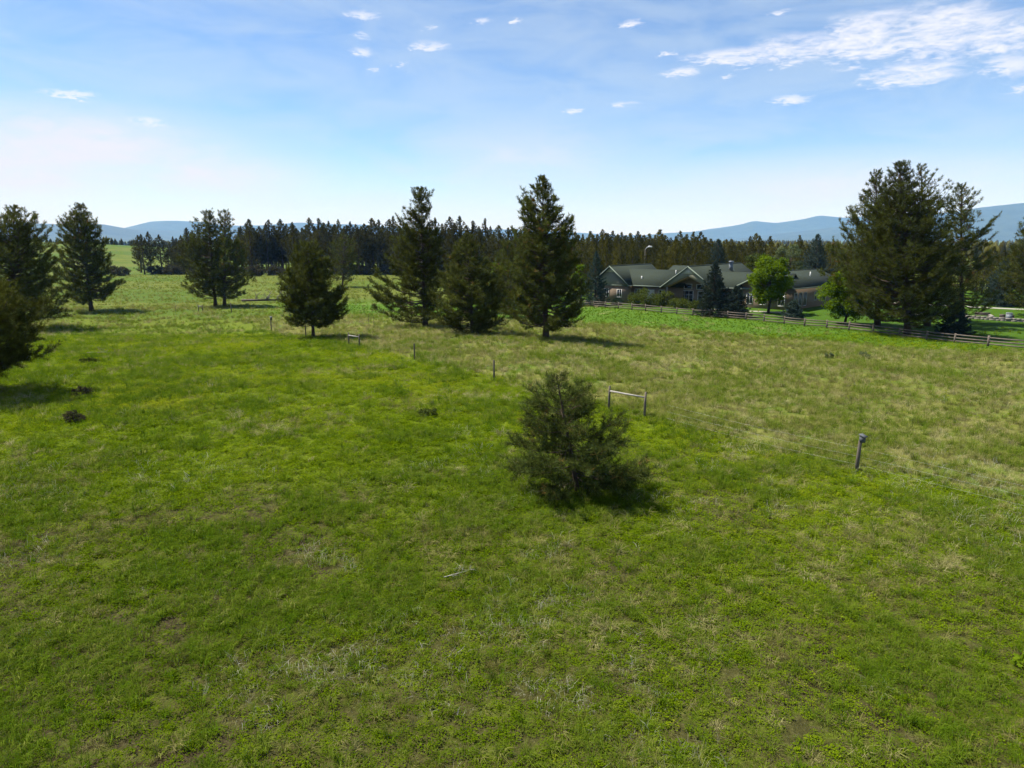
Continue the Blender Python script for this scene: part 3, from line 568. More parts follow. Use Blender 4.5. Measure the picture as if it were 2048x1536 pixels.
broadleaf('round_green_tree', 'bright green round tree before the middle of the house', 'tree', 45.32, 122.49, 9.5, 3.7, 61, M_maple, 19000, .34, lobes=110, group='bright green garden trees')
broadleaf('round_green_tree', 'bright green round tree before the right wing of the house', 'tree', 51.82, 107.48, 7.9, 3.6, 62, M_maple, 19000, .32, lobes=110, group='bright green garden trees', base=.16)
broadleaf('pale_tree', 'pale grey-green leafy tree behind the right wing', 'tree', 59.94, 152, 11.2, 3.6, 63, M_pale, 6000, .34)
broadleaf('olive_tree', 'yellow-olive leafy tree behind the roof valley', 'tree', 58.09, 166, 9.5, 3.3, 64, M_shrub, 5000, .36)
broadleaf('leafy_shrub', 'wide arching green shrub before the front windows', 'shrub', 26.11, 136.12, 3.1, 3.3, 65, M_shrub, 9000, .22, group='shrubs before the house', droop=.35, base=.02)
broadleaf('leafy_shrub', 'arching green shrub left of the porch window', 'shrub', 30.27, 136.4, 2.9, 2.0, 66, M_shrub, 5000, .22, group='shrubs before the house', droop=.35, base=.02)
broadleaf('leafy_shrub', 'low green shrub below the porch window', 'shrub', 32.02, 132.3, 1.7, 2.1, 67, M_shrub, 4500, .2, group='shrubs before the house', droop=.3, base=.02)
broadleaf('leafy_shrub', 'smallest green shrub left of the dark porch spruce', 'shrub', 34.3, 129, 1.6, 1.5, 68, M_shrub, 3500, .2, group='shrubs before the house', droop=.3, base=.02)
broadleaf('leafy_shrub', 'pale low shrub beside the garage wing wall', 'shrub', 21.2, 139.6, 1.5, 1.2, 69, M_pale, 2200, .2, group='shrubs before the house', droop=.2, base=.02)
broadleaf('lime_tree', 'light green leafy tree behind the central pines', 'tree', -2.21, 128, 8.9, 3.2, 70, M_maple, 5500, .34, base=.1)
broadleaf('lime_tree', 'small light green tree behind the corner spruce', 'tree', 15.0, 152, 8.1, 1.9, 71, M_maple, 3000, .32)

# forest: two kinds of far pine, several shapes each, copied
TALL = [[(.13,1.5,1.6),(.3,2.6,2.4),(.5,2.5,2.4),(.7,1.8,1.9),(.85,1.05,1.0),(.97,.2,.25)], [(.2,1.3,1.8),(.36,2.2,2.8),(.55,2.5,2.1),(.75,1.5,1.8),(.9,.75,.8),(.98,.2,.2)], [(.06,2.2,2.4),(.25,2.9,3.0),(.5,2.5,2.7),(.7,1.9,1.7),(.88,.9,.95),(.97,.25,.2)], [(.26,1.7,1.4),(.45,2.4,2.1),(.65,1.9,2.2),(.82,1.2,1.1),(.95,.4,.4)]]
YOUNG = [[(.02,2.2,2.2),(.2,2.7,2.6),(.5,2.1,2.2),(.75,1.3,1.2),(.95,.4,.4)], [(.05,1.9,2.1),(.25,2.3,2.5),(.5,2.0,1.7),(.75,1.1,1.3),(.95,.35,.35)], [(.04,2.5,2.4),(.2,3.1,2.9),(.45,2.6,2.5),(.7,1.8,1.6),(.93,.6,.6)], [(.1,1.7,1.6),(.3,2.0,2.2),(.6,1.6,1.5),(.85,.8,.9),(.96,.3,.3)]]
FL = {0: ('tall dark pine in the tree line along the far field edge', 'pines of the far tree line'), 1: ('olive green pine in the dense young wood behind the house', 'pines of the wood behind the house')}
FPROTO = {0: [], 1: []}
for kind, lst, Hh in ((0, TALL, 24.), (1, YOUNG, 14.)):
    for k, pr in enumerate(lst):
        if kind == 0: tk, br, cr, q = pine_parts(300 + k, Hh, 0, pr[0][0], pr, 190, .55, .66, .18, 9, limbs=False, gap=.5, wide=2.05, tip=.42, tmin=.42)
        else: tk, br, cr, q = pine_parts(320 + k, Hh, 0, pr[0][0], pr, 120, .42, .55, .15, 8, limbs=False, low=8, high=55, wide=1.2, tip=.42, tmin=.45)
        FPROTO[kind].append((tk.mesh('trunk', M_bark, True), cr.mesh('crown', M_needle_far if kind == 0 else M_needle_grove), Hh))
FOREST = [(-123.79,334.06,25.78,0),(-120.32,337.51,22.69,0),(-116.22,339.06,25.64,0),(-115.11,343.33,23.13,0),(-110.1,337.46,25.64,0),(-109.07,342.75,23.7,0),(-98.11,316.84,23.5,0),(-97.55,329.5,21.49,0),(-97.98,343.36,26.58,0),(-91.08,334.82,26.01,0),(-90.78,342.13,24.15,0),(-82.53,319.28,24.07,0),(-82.88,329.6,22.49,0),(-79.07,323.15,25.06,0),(-78.54,331.77,22.02,0),(-75.84,332.64,24.05,0),(-68.91,316.38,20.88,0),(-67.16,322.29,22.77,0),(-63.88,324.1,25.23,0),(-64.32,342.57,25.35,0),(-58.5,338.21,25.39,0),(-53.61,320.63,26.2,0),(-146.1,381.89,23.91,0),(-129.82,355.55,22.3,0),(-131.32,374.7,22.23,0),(-117.96,355.07,21.17,0),(-106.61,350.07,21.83,0),(-107.1,384.86,23.61,0),(-90.94,358.38,22.15,0),(-83.61,358.62,23.32,0),(-82.83,389.3,23.47,0),(-78.08,384.9,23.8,0),(-65.72,361.57,22.64,0),(-49.41,313.07,21.46,0),(-43.57,291.96,22.08,0),(-41.68,298.89,21.58,0),(-35.65,275.24,21.56,0),(-36.46,312.05,22.88,0),(-32.42,299.53,24.5,0),(-30.88,313.33,22.5,0),(-27.11,309.69,25.34,0),(-22.86,279.94,22.01,0),(-20.88,283.06,24.71,0),(-17.52,273.3,20.75,0),(-14.94,272.29,22.39,0),(-12.47,268.26,20.2,0),(-10.63,280.07,23.55,0),(-8.94,295.16,20.99,0),(-5.04,265.17,20.59,0),(-1.69,298.9,20.31,0),(1.59,281.89,19.44,0),(5.14,280.5,20.55,0),(9.92,305.93,20.42,0),(-190.47,360,18.8,0),(-175.77,335,18.95,0),(-173.88,338,20.13,0),(-169.77,340,18.68,0),(-167.94,350,18.04,0),(-170.08,358,17.44,0),(-164.85,352,18.77,0),(-137.87,300,20.97,0),(-139.98,310,19.69,0),(-135.28,305,20.51,0),(-138.92,360.87,22.78,0),(-146,390.51,25.15,0),(-141.74,382.69,20.68,0),(-127.88,353.97,19.8,0),(-116.26,334.8,23.62,0),(-117.57,343.79,18.72,0),(-127.71,388.52,19.5,0),(-116.97,363.48,22.5,0),(-116.6,376.9,24.08,0),(-100.52,334.2,18.89,0),(-102.15,352.44,23.43,0),(-100.01,352.4,18.78,0),(-95.43,350.75,20.81,0),(-89.85,336.69,22.59,0),(-101.61,391.8,20.78,0),(-97.62,391.2,24.6,0),(-82.42,346.24,21.37,0),(-82.21,359.34,19.33,0),(-85.23,386.96,24.4,0),(-81.87,382.31,21.53,0),(-79.53,388.99,20.28,0),(-64.9,338.4,19.15,0),(-70.26,382.68,23.61,0),(-68.83,391.96,21.84,0),(-58.48,359.21,18.34,0),(-48.25,309.16,18.83,0),(-43.82,295.86,20.19,0),(-45.52,328.39,17.8,0),(-38.69,303.54,19.91,0),(-39.19,321.28,21.29,0),(-34.51,321.44,20.77,0),(-31.33,316.56,19.06,0),(-28.57,318.18,20.79,0),(-26.96,320.79,20.23,0),(-23.59,327.82,21.38,0),(-18.34,290.46,19.16,0),(-17.31,316.87,21.41,0),(-14.58,315.9,18.5,0),(-10.91,315.76,20.77,0),(-7.86,304,18.3,0),(-5.06,317.53,18.11,0),(-1.81,310.73,17.67,0),(0.07,323.46,21.78,0),(3.89,317.66,20.16,0),(5.91,296.87,18.43,0),(-171.1,352.43,15.6,0),(-164.07,347.62,15.82,0),(-166.78,358.24,16,0),(-163,356.61,15.9,0),(-152.51,339.8,17.67,0),(15.02,247.47,17.35,1),(18.91,252.9,17.69,1),(21.49,241.69,17.12,1),(25.45,253.83,16.47,1),(27.96,252.4,17.4,1),(28.63,237.09,16.1,1),(31.69,248.26,17.85,1),(32.79,241.88,16.49,1),(33.83,237.41,17.04,1),(35.85,239.47,16.01,1),(37.86,244.25,16.8,1),(38.77,240.72,15.64,1),(40.33,241.03,16.26,1),(42.13,236.93,16.74,1),(46.27,248.1,15.58,1),(47.74,245.89,15.95,1),(50.89,251.91,15.52,1),(52.47,251.34,17.42,1),(52.52,242.18,15.23,1),(58.33,259.48,14.75,1),(54.7,236.02,14.83,1),(58.62,246.54,16.7,1),(60.12,243.24,15.58,1),(63.18,246.66,16.5,1),(63.75,238.99,16.29,1),(70.65,257.62,14.66,1),(69.15,245.72,14.12,1),(69.72,236.94,13.39,1),(76.44,251.95,13.92,1),(74.03,238.47,13.79,1),(80.37,250.18,13.13,1),(80.75,244.82,12.68,1),(84.63,251.1,14.84,1),(90.07,260.92,16.24,1),(91.39,257.28,13.26,1),(90.19,246.9,14.83,1),(96.85,257.14,12.52,1),(98.07,252.7,12.19,1),(98.09,245.61,12.4,1),(97.52,239.69,15.12,1),(105.26,251.49,12.19,1),(109.32,250.66,12.46,1),(116.62,260.89,11.91,1),(119.06,261.17,12.82,1),(15.42,235.55,15.86,1),(17.55,228.01,16.36,1),(21.51,229.48,16.03,1),(23.91,224.93,14.79,1),(27.05,237.37,15.97,1),(29.43,236.02,14.12,1),(31.46,237.56,16.46,1),(31.11,222.34,14.75,1),(33.01,221.59,15.3,1),(35.31,229.3,14.75,1),(37.08,232.98,15.26,1),(37.9,227.25,14.51,1),(39.81,232.98,14.19,1),(39.59,218.56,15.28,1),(44.19,228.98,14.21,1),(45.45,228.89,14.27,1),(48.23,232.49,14.35,1),(47.31,222.73,15.5,1),(49.76,225.68,13.75,1),(52.3,228.59,12.67,1),(52.82,225.48,13.62,1),(55.56,227.55,14.49,1),(56.15,224.84,13.54,1),(59.93,229.54,14.37,1),(60.74,223.87,14.07,1),(61.13,219.52,12.46,1),(61.76,216.52,12.06,1),(67.57,224.95,11.71,1),(72.48,235.95,12.01,1),(71.37,227.63,12.42,1),(71.2,218.53,11.79,1),(72.54,216.57,10.96,1),(79.44,233.21,12.98,1),(81.16,231.62,14.81,1),(83.7,231.13,11.1,1),(81.02,220.04,12.8,1),(88.43,231.39,10.42,1),(92.37,236.11,10.89,1),(90.41,224.52,10.63,1),(88.61,216,13.3,1),(91.34,216.66,10.87,1),(101.9,232.07,10.97,1),(101.95,224.93,10.85,1),(104.07,226.26,11.16,1),(12.07,193.23,13.77,1),(15.34,205.89,14.7,1),(17.8,204.21,12.93,1),(20.29,204.14,13.39,1),(21.74,203.37,13.22,1),(23.18,200.17,13.36,1),(26.54,207.69,14.71,1),(27.9,206.69,13.8,1),(28.14,205.07,14.33,1),(29.55,202.57,11.89,1),(29.26,192.65,12.66,1),(31.47,195.32,13.17,1),(33.39,196.91,12.44,1),(35.76,206.63,12.51,1),(38.57,205.75,12.96,1),(38.12,199.33,13.02,1),(40.37,200.49,12.35,1),(42.13,206.25,13.11,1),(45.92,210.73,12.11,1),(45.72,204.61,11.1,1),(45.09,194.13,11.72,1),(44.78,192.87,13.47,1),(51.98,208.73,12.1,1),(52.99,211.58,12.88,1),(53.86,202.24,12.9,1),(52.64,195.5,11.93,1),(58.96,211.37,11.04,1),(57.42,198.1,10.91,1),(58.97,197.17,11.13,1),(65.55,212.34,11.77,1),(66.11,207.13,9.28,1),(70.24,212.8,9.86,1),(7.33,180.66,11.15,1),(10.74,178.61,10.98,1),(12.99,179.69,12.29,1),(16.68,191.58,11.33,1),(19.21,183.49,11.51,1),(22.47,187.49,10.58,1),(25.11,186.75,11.55,1),(28.48,182.89,10.54,1),(30.32,176.97,11.7,1),(32.81,176.72,10.88,1),(36.85,184.3,9.55,1),(37.85,177.14,11.42,1),(44.57,190.97,10.31,1),(42.94,176.81,10.99,1),(46.96,180.09,11.25,1),(48.91,176.82,10.68,1),(51.88,178.87,9.33,1),(56.94,184.5,10.55,1),(113.31,167.95,10.31,1),(120.47,175.99,11.31,1),(118.06,168.78,10.39,1),(131.07,183.97,11.79,1),(131.26,197.25,8.13,1),(126.47,185.94,7.67,1),(142.52,194.99,10.97,1),(128.25,172.5,12.85,1),(126.14,165.61,12.13,1),(120.15,183.89,10.33,1),(87.15,182.03,11.83,1),(91.21,185,11.62,1),(165.22,211.25,13.45,1),(183.84,225.65,12.48,1),(171.19,202.45,13.56,1),(168.01,191.2,12,1),(177.73,195.59,14.1,1),(205.59,218.62,14.45,1),(190.61,195.64,12.03,1),(184.86,184.1,13.79,1),(190.9,184.22,13.46,1),(-346.93,358.85,24.74,0),(-307.7,333.07,25.54,0),(-293.64,332.4,22.47,0),(-288.97,344.3,26.27,0),(-267.18,334.93,24.95,0),(-261.23,345.7,24.91,0)]
for k, (x, y, h, kind) in enumerate(FOREST):
    kind = int(kind); a, b_, Hh = FPROTO[kind][random.Random(k + 77).randrange(len(FPROTO[kind]))]; lab, grp = FL[kind]
    o = thing('forest_pine', lab, 'tree', (x, y, tz(x, y) - .05), random.Random(k).uniform(0, 6.28), grp)
    s = h / Hh; w_ = random.Random(k + 500).uniform(.8, 1.35); o.scale = (s * w_, s * w_ * random.Random(k + 900).uniform(.9, 1.1), s)
    link('trunk', a, o); link('crown', b_, o)
# brown brush along the foot of the tree line
rb = np.random.default_rng(8); k0 = None
for k in range(30):
    x = -182 + k * 5.2 + rb.normal(0, 1.2); y = (330 if k < 8 else 318) + rb.normal(0, 5); sc = rb.uniform(.7, 1.3)
    if k0 is None: k0 = broadleaf('brush_bush', 'brown-green brush at the foot of the far tree line', 'shrub', x, y, 4.2, 3.2, 90, M_brush, 2200, .5, group='brush under the far pines', base=.02)
    else: dup(k0, (x, y, tz(x, y)), rb.uniform(0, 6.28), (sc * 1.2, sc * 1.2, sc))
# far woods on the plain, one mass
fw = MB(); rf = np.random.default_rng(77)
def far_wood(x0, x1, y0, y1, n_, h0, h1):
    X_ = rf.uniform(x0, x1, n_); Y_ = rf.uniform(y0, y1, n_); Hh = rf.uniform(h0, h1, n_); Zb = terr(X_, Y_) - 1
    for x, y, h, z in zip(X_, Y_, Hh, Zb):
        w = h * rf.uniform(.18, .3); k = 6; th = np.arange(k) * 1.047 + rf.random() * 6
        ring = lambda r, zz: np.stack([x + r * np.cos(th) * rf.uniform(.7, 1.2, k), y + r * np.sin(th), np.full(k, zz) + rf.normal(0, h * .06, k)], -1)
        v = np.concatenate([ring(w * .8, z), ring(w, z + h * .35), ring(w * .62, z + h * .7), [[x, y, z + h]]])
        f4 = [(r * k + i, r * k + (i + 1) % k, (r + 1) * k + (i + 1) % k, (r + 1) * k + i) for r in (0, 1) for i in range(k)]
        fw.add(v, f3=[(2 * k + i, 2 * k + (i + 1) % k, 3 * k) for i in range(k)], f4=f4, tone=rf.random())
far_wood(250, 1500, 820, 1300, 500, 9, 17); far_wood(-100, 700, 520, 800, 420, 10, 17); far_wood(-1500, -250, 1500, 2100, 600, 10, 18); far_wood(-700, 1800, 2300, 3300, 1200, 12, 20); far_wood(-640, -380, 690, 760, 60, 5, 10); far_wood(150, 700, 330, 480, 150, 9, 14)
tag(fw.build('distant_forest', M_needle_far), 'dark belts of distant woodland on the plain', kind='stuff')

# ------------------------------------------------------------------ house
M_siding = plain('taupe_siding', (.18, .132, .09), .85, .12, 1.5, .2, (.3, .3, 8))
M_gable = plain('sage_gable_siding', (.19, .185, .13), .85, .1, 1.5, .2, (.3, .3, 8))
M_cream = plain('cream_gable_panel', (.40, .38, .29), .8, .08, 2)
M_roof = plain('grey_green_shingles', (.024, .032, .023), .95, .35, 5, .6, (1, 1, 3), .15)
M_fascia = plain('sage_fascia', (.13, .16, .125), .7, .1, 3)
M_soffit = plain('warm_wood_soffit', (.34, .235, .13), .7, .2, 3)
M_white = plain('white_trim', (.52, .52, .50), .6, .06, 4)
M_door = plain('panelled_cream_door', (.45, .43, .38), .6, .1, 4)
M_stone = plain('pale_stone', (.17, .155, .135), .9, .3, 3, .4)
M_deck = plain('reddish_paving', (.24, .17, .14), .85, .2, 4, .3)
M_metal = plain('grey_chimney_metal', (.13, .15, .17), .6, .15, 5, spec=.5)
M_glass, t, out = mat_new('dark_window_glass')
b = t.n('ShaderNodeBsdfPrincipled', i_Base_Color=(.012, .014, .016, 1), i_Roughness=.06); t.l.new(b.outputs[0], out.inputs[0])
ZB = -2.4; HO = (20.74, 147.0); HA = math.radians(-38)
house = thing('ranch_house', 'long low taupe house with green-grey shingled gables behind the rail fence', 'house', (HO[0], HO[1], ZB), HA)
def z_(v): return v - ZB
I4 = Matrix.Identity(4)
def solid(name, mat, fn, parent=house):
    m = MB(); fn(m); return m.build(name, mat, parent)
def gable_roof(M, ridge_u, v0, v1, half, zr, ze, th=.22):
    """ridge along v: two shingled slopes, their edge boards and a ridge cap"""
    L = [(ridge_u - half, v1, ze), (ridge_u, v1, zr), (ridge_u, v0, zr), (ridge_u - half, v0, ze)]
    R = [(ridge_u, v0, zr), (ridge_u, v1, zr), (ridge_u + half, v1, ze), (ridge_u + half, v0, ze)]
    out_ = []
    for q in (L, R):
        q = np.array(q, float); nrm = np.cross(q[1] - q[0], q[3] - q[0])
        if nrm[2] < 0: q = q[::-1]
        r_ = solid('roof', M_roof, lambda m: m.slab(q, th, M)); out_.append(r_)
    k = (zr - ze) / half
    for sg in (-1, 1):
        for v in (v0 - .05, v1 + .01):
            p = np.array([(ridge_u, v, zr - .02), (ridge_u + sg * half, v, ze - .02), (ridge_u + sg * half, v, ze - .32), (ridge_u, v, zr - .32)])
            if sg < 0: p = p[::-1]
            m = MB(); m.prism(p, (0, .05, 0), M); m.build('fascia', M_fascia, house)
        u = ridge_u + sg * half; solid('gutter', M_fascia, lambda m: m.box(u - .07 + sg * .04, u + .07 + sg * .04, v0, v1, ze - .24, ze - .06, M))
    solid('ridge_cap', M_roof, lambda m: m.prism([(ridge_u - .2, v0, zr - .2 * k + .03), (ridge_u + .2, v0, zr - .2 * k + .03), (ridge_u, v0, zr + .05)], (0, v1 - v0, 0), M))
    return out_
def slope(q, th=.2, M=I4):
    q = np.array(q, float); nrm = np.cross(q[1] - q[0], q[3] - q[0])
    if nrm[2] < 0: q = q[::-1]
    return solid('roof', M_roof, lambda m: m.slab(q, th, M))
def wall_box(u0, u1, v0, v1, ze, M=I4, mat=None): return solid('wall', mat or M_siding, lambda m: m.box(u0, u1, v0, v1, -1.0, ze, M))
def window(M, u, w, z0, z1, v, panes=2, axis='v', d=-1, rows=1):
    """opening in a wall facing -v (or +u when axis is 'u'), frame proud, glass set back inside it"""
    def B(m, a0, a1, c0, c1, zz0, zz1):
        if axis == 'v': m.box(a0, a1, min(v + d * c0, v + d * c1), max(v + d * c0, v + d * c1), zz0, zz1, M)
        else: m.box(min(v - d * c0, v - d * c1), max(v - d * c0, v - d * c1), a0, a1, zz0, zz1, M)
    a0, a1 = u - w / 2, u + w / 2; m = MB(); f_ = .09
    for (x0, x1, y0, y1) in ((a0, a1, z0 - f_, z0), (a0, a1, z1, z1 + f_), (a0 - f_, a0, z0 - f_, z1 + f_), (a1, a1 + f_, z0 - f_, z1 + f_)): B(m, x0, x1, -.02, .07, y0, y1)
    wi = m.build('window', M_white, house)
    for k in range(panes):
        p0 = a0 + w * k / panes; p1 = a0 + w * (k + 1) / panes; m = MB(); B(m, p0 + .03, p1 - .03, -.02, .025, z0, z1); m.build('pane', M_glass, wi)
        if k: m = MB(); B(m, p0 - .029, p0 + .029, -.02, .055, z0, z1); m.build('mullion', M_white, wi)
    for r in range(1, rows):
        zz = z0 + (z1 - z0) * r / rows; m = MB(); B(m, a0, a1, .026, .045, zz - .02, zz + .02); m.build('glazing_bar', M_white, wi)
    return wi
E_, R1 = z_(1.4), z_(5.28)
# garage wing, gable to the front-left
wall_box(-4, 4, 0, 17.4, E_ + .25)
gable_roof(I4, 0, -.6, 18, 4.7, R1, E_)
solid('gable', M_gable, lambda m: m.prism([(-4.1, -.06, E_ - .05), (4.1, -.06, E_ - .05), (4.1, -.06, E_ + .28), (0, -.06, R1 - .3), (-4.1, -.06, E_ + .28)], (0, .055, 0)))
solid('gable_panel', M_cream, lambda m: m.prism([(-1.15, -.10, R1 - 1.35), (1.15, -.10, R1 - 1.35), (0, -.10, R1 - .40)], (0, .038, 0)))
solid('gable', M_gable, lambda m: m.prism([(-4, 17.41, E_), (4, 17.41, E_), (0, 17.41, R1 - .3)], (0, .05, 0)))
solid('band', M_fascia, lambda m: m.box(-4.15, 4.15, -.12, -.062, E_ - .30, E_ - .06))
window(I4, -.9, 1.0, 1.25, 2.75, 0, 2); window(I4, 2.2, 1.0, 1.25, 2.75, 0, 2)
window(I4, 6, 1.0, 1.25, 2.75, 4, 2, 'u'); window(I4, 11, 1.0, 1.25, 2.75, 4, 2, 'u')
# centre block, eaves to the front
wall_box(4.003, 15.5, 1.9, 15, E_ + .2)
slope([(3.2, 1.1, E_), (15.8, 1.1, E_), (15.8, 6, z_(4.45)), (1.0, 6, z_(4.45))]); slope([(1.0, 6.01, z_(4.45)), (15.8, 6.01, z_(4.45)), (15.8, 11, E_), (3.2, 11, E_)])
solid('gutter', M_fascia, lambda m: m.box(4.2, 12.3, 1.0, 1.12, E_ - .24, E_ - .05))
slope([(8.6, 8.2, z_(3.9)), (16.5, 8.2, z_(3.9)), (16.5, 11.6, z_(5.2)), (8.6, 11.6, z_(5.2))]); slope([(8.6, 11.61, z_(5.2)), (16.5, 11.61, z_(5.2)), (16.5, 16, E_), (8.6, 16, E_)])
solid('gable', M_gable, lambda m: m.prism([(8.75, 8.6, z_(3.2)), (8.75, 11.6, z_(4.9)), (8.75, 15.4, z_(1.9)), (8.75, 8.6, z_(1.9))], (.06, 0, 0)))
window(I4, 5.4, 1.1, 1.2, 2.9, 1.9, 2); window(I4, 10.9, 1.1, 1.5, 2.9, 1.9, 2)
dr = solid('door', M_door, lambda m: m.box(7.1, 9.1, 1.84, 1.895, .5, 2.75)); solid('door_frame', M_white, lambda m: (m.box(6.95, 7.1, 1.82, 1.897, .4, 2.9), m.box(9.1, 9.25, 1.82, 1.897, .4, 2.9), m.box(7.1, 9.1, 1.82, 1.897, 2.75, 2.9)))
solid('door_split', M_siding, lambda m: m.box(8.07, 8.13, 1.82, 1.839, .5, 2.75), dr); solid('handle', M_metal, lambda m: (m.box(7.93, 7.97, 1.78, 1.84, 1.4, 1.7)), dr)
# porch wing, deep gable to the front
PU, PR, PE, PH = 17.67, z_(5.6), z_(1.45), 5.7
gable_roof(I4, PU, -1.2, 27, PH, PR, PE)
wall_box(13.0, 22.4, 2.2, 26.4, PE + .1)
solid('gable', M_siding, lambda m: m.prism([(13.0, 2.2, PE), (22.4, 2.2, PE), (22.4, 2.2, PE + .4), (PU, 2.2, PR - .35), (13.0, 2.2, PE + .4)], (0, .06, 0)))
solid('gable', M_gable, lambda m: m.prism([(PU - PH + .25, -1.0, PE - .02), (PU - PH + 1.0, -1.0, PE - .02), (PU, -1.0, PR - 1.95), (PU, -1.0, PR - .3)], (0, .1, 0)))
solid('gable', M_gable, lambda m: m.prism([(PU, -1.0, PR - .3), (PU, -1.0, PR - 1.95), (PU + PH - 1.0, -1.0, PE - .02), (PU + PH - .25, -1.0, PE - .02)], (0, .1, 0)))
solid('gable_panel', M_cream, lambda m: m.prism([(PU - 1.6, -1.04, PR - 1.5), (PU + 1.6, -1.04, PR - 1.5), (PU, -1.04, PR - .36)], (0, .037, 0)))
for sg in (-1, 1):
    q = [(PU, -.88, PR - 1.98), (PU + sg * (PH - 1.0), -.88, PE - .06), (PU + sg * (PH - 1.0), 2.19, PE - .06), (PU, 2.19, PR - 1.98)]
    qq = np.array(q, float)
    solid('soffit', M_soffit, lambda m: m.slab(qq if np.cross(qq[1] - qq[0], qq[3] - qq[0])[2] > 0 else qq[::-1], .06))
    solid('porch_column', M_stone, lambda m: (m.box(PU + sg * 4.35 - .28, PU + sg * 4.35 + .28, -1.0, -.45, -.8, 1.1), m.box(PU + sg * 4.35 - .17, PU + sg * 4.35 + .17, -.9, -.56, 1.1, PE - .02)))
window(I4, 16.2, 2.6, .9, 3.0, 2.2, 3, rows=3); window(I4, 19.6, 2.0, .9, 3.0, 2.2, 2, rows=3)
window(I4, 16.4, 1.5, 3.45, 4.3, 2.2, 1); window(I4, 19.0, 1.5, 3.45, 4.3, 2.2, 1)
solid('porch_floor', M_stone, lambda m: m.box(12.6, 22.8, -1.3, 2.19, -.9, .12))
# lower block to the right of the porch wing
wall_box(22.403, 34, 4.9, 14, z_(1.6))
slope([(20.5, 4.1, z_(1.5)), (35, 4.1, z_(1.5)), (35, 8.6, z_(4.3)), (18.5, 8.6, z_(4.3))]); slope([(18.5, 8.61, z_(4.3)), (35, 8.61, z_(4.3)), (35, 14.4, z_(1.2)), (20.5, 14.4, z_(1.2))])
solid('gutter', M_fascia, lambda m: m.box(23.5, 35, 4.0, 4.12, z_(1.27), z_(1.45)))
window(I4, 26.6, 1.4, 1.1, 2.8, 4.9, 2); window(I4, 30.6, 2.2, .9, 2.8, 4.9, 3); window(I4, 33, 1.0, .9, 2.8, 4.9, 2)
solid('door', M_white, lambda m: m.box(28.1, 29.1, 4.84, 4.895, 0, 2.6))
solid('terrace', M_deck, lambda m: (m.box(27.5, 35.5, 1.2, 4.89, -1, .06), m.box(28, 34, .6, 1.2, -1, -.1)))
# right wing, turned a little further
def to_local(x, y, ang):
    d = Vector((x - HO[0], y - HO[1], 0)); d.rotate(Matrix.Rotation(-HA, 3, 'Z')); return Matrix.Translation(d) @ Matrix.Rotation(ang - HA, 4, 'Z')
WA = math.atan2(-.755, .656)          # local x of the wing points to the front right, local y to the back right
d0 = (.755, .656); n0 = (.656, -.755); RWx, RWy = d0[0] * 121.5 + n0[0] * -67.3, d0[1] * 121.5 + n0[1] * -67.3
MW = to_local(RWx, RWy, WA)
gable_roof(MW, 0, -.6, 20.6, 5.8, z_(4.75), z_(2.0))
wall_box(-5, 5, 0, 20, z_(2.15), MW)
for vv in (-.055, 20.005): solid('gable', M_siding, lambda m: m.prism([(-5, vv, z_(2.0)), (5, vv, z_(2.0)), (5, vv, z_(2.3)), (0, vv, z_(4.45)), (-5, vv, z_(2.3))], (0, .05, 0), MW))
for vv in (1.7, 3.5, 5.3): window(MW, vv, 1.05, .9, 3.3, 5, 2, 'u')
window(MW, 9.5, .8, 1.7, 3.2, 5, 1, 'u'); window(MW, 13, 1.2, 1.4, 3.0, 5, 2, 'u'); window(MW, 3.2, 1.2, 1.0, 2.9, 0, 2); window(MW, -.5, 1.2, 1.0, 2.9, 0, 2); window(MW, -3.2, 1.2, 1.0, 2.9, 0, 2)
# roof fittings
def pipe(u, v, zb, h=.75, r=.09, M=I4):
    c = M @ Vector((u, v, 0)); m = MB(); m.tube([(c.x, c.y, zb - .5), (c.x, c.y, zb + h)], r, 8); m.build('vent_pipe', M_white, house)
pipe(12.4, 4.9, z_(3.75)); pipe(29.4, 7.2, z_(3.45)); pipe(2.4, 12, z_(3.6), .85, .1, MW); pipe(5.6, 3.2, z_(2.7), .45, .14)
ch = solid('chimney', M_metal, lambda m: m.box(19.1, 19.75, 16.2, 16.85, z_(4.0), z_(5.95))); solid('chimney_cap', M_metal, lambda m: m.prism([(18.95, 16.05, z_(5.95)), (19.9, 16.05, z_(5.95)), (19.7, 16.05, z_(6.2)), (19.15, 16.05, z_(6.2))], (0, .95, 0)), ch)

# yard lamp behind the house
lp = thing('yard_lamp', 'tall pole lamp with white head behind the house roof', 'lamp', (34.95, 185, tz(34.95, 185)))
MB().tube([(0, 0, -.3), (0, 0, 5), (0, 0, 10.9)], (.13, .11, .09), 8).build('pole', M_wood, lp, True)
MB().tube([(0, 0, 10.7), (.35, -.1, 11.25), (.8, -.2, 11.4)], .06, 6).build('arm', M_white, lp, True)
MB().tube([(.6, -.15, 11.38), (.9, -.25, 11.5), (1.6, -.4, 11.45), (1.75, -.43, 11.4)], (.12, .24, .2, .08), 8).build('lamp_head', M_white, lp, True)

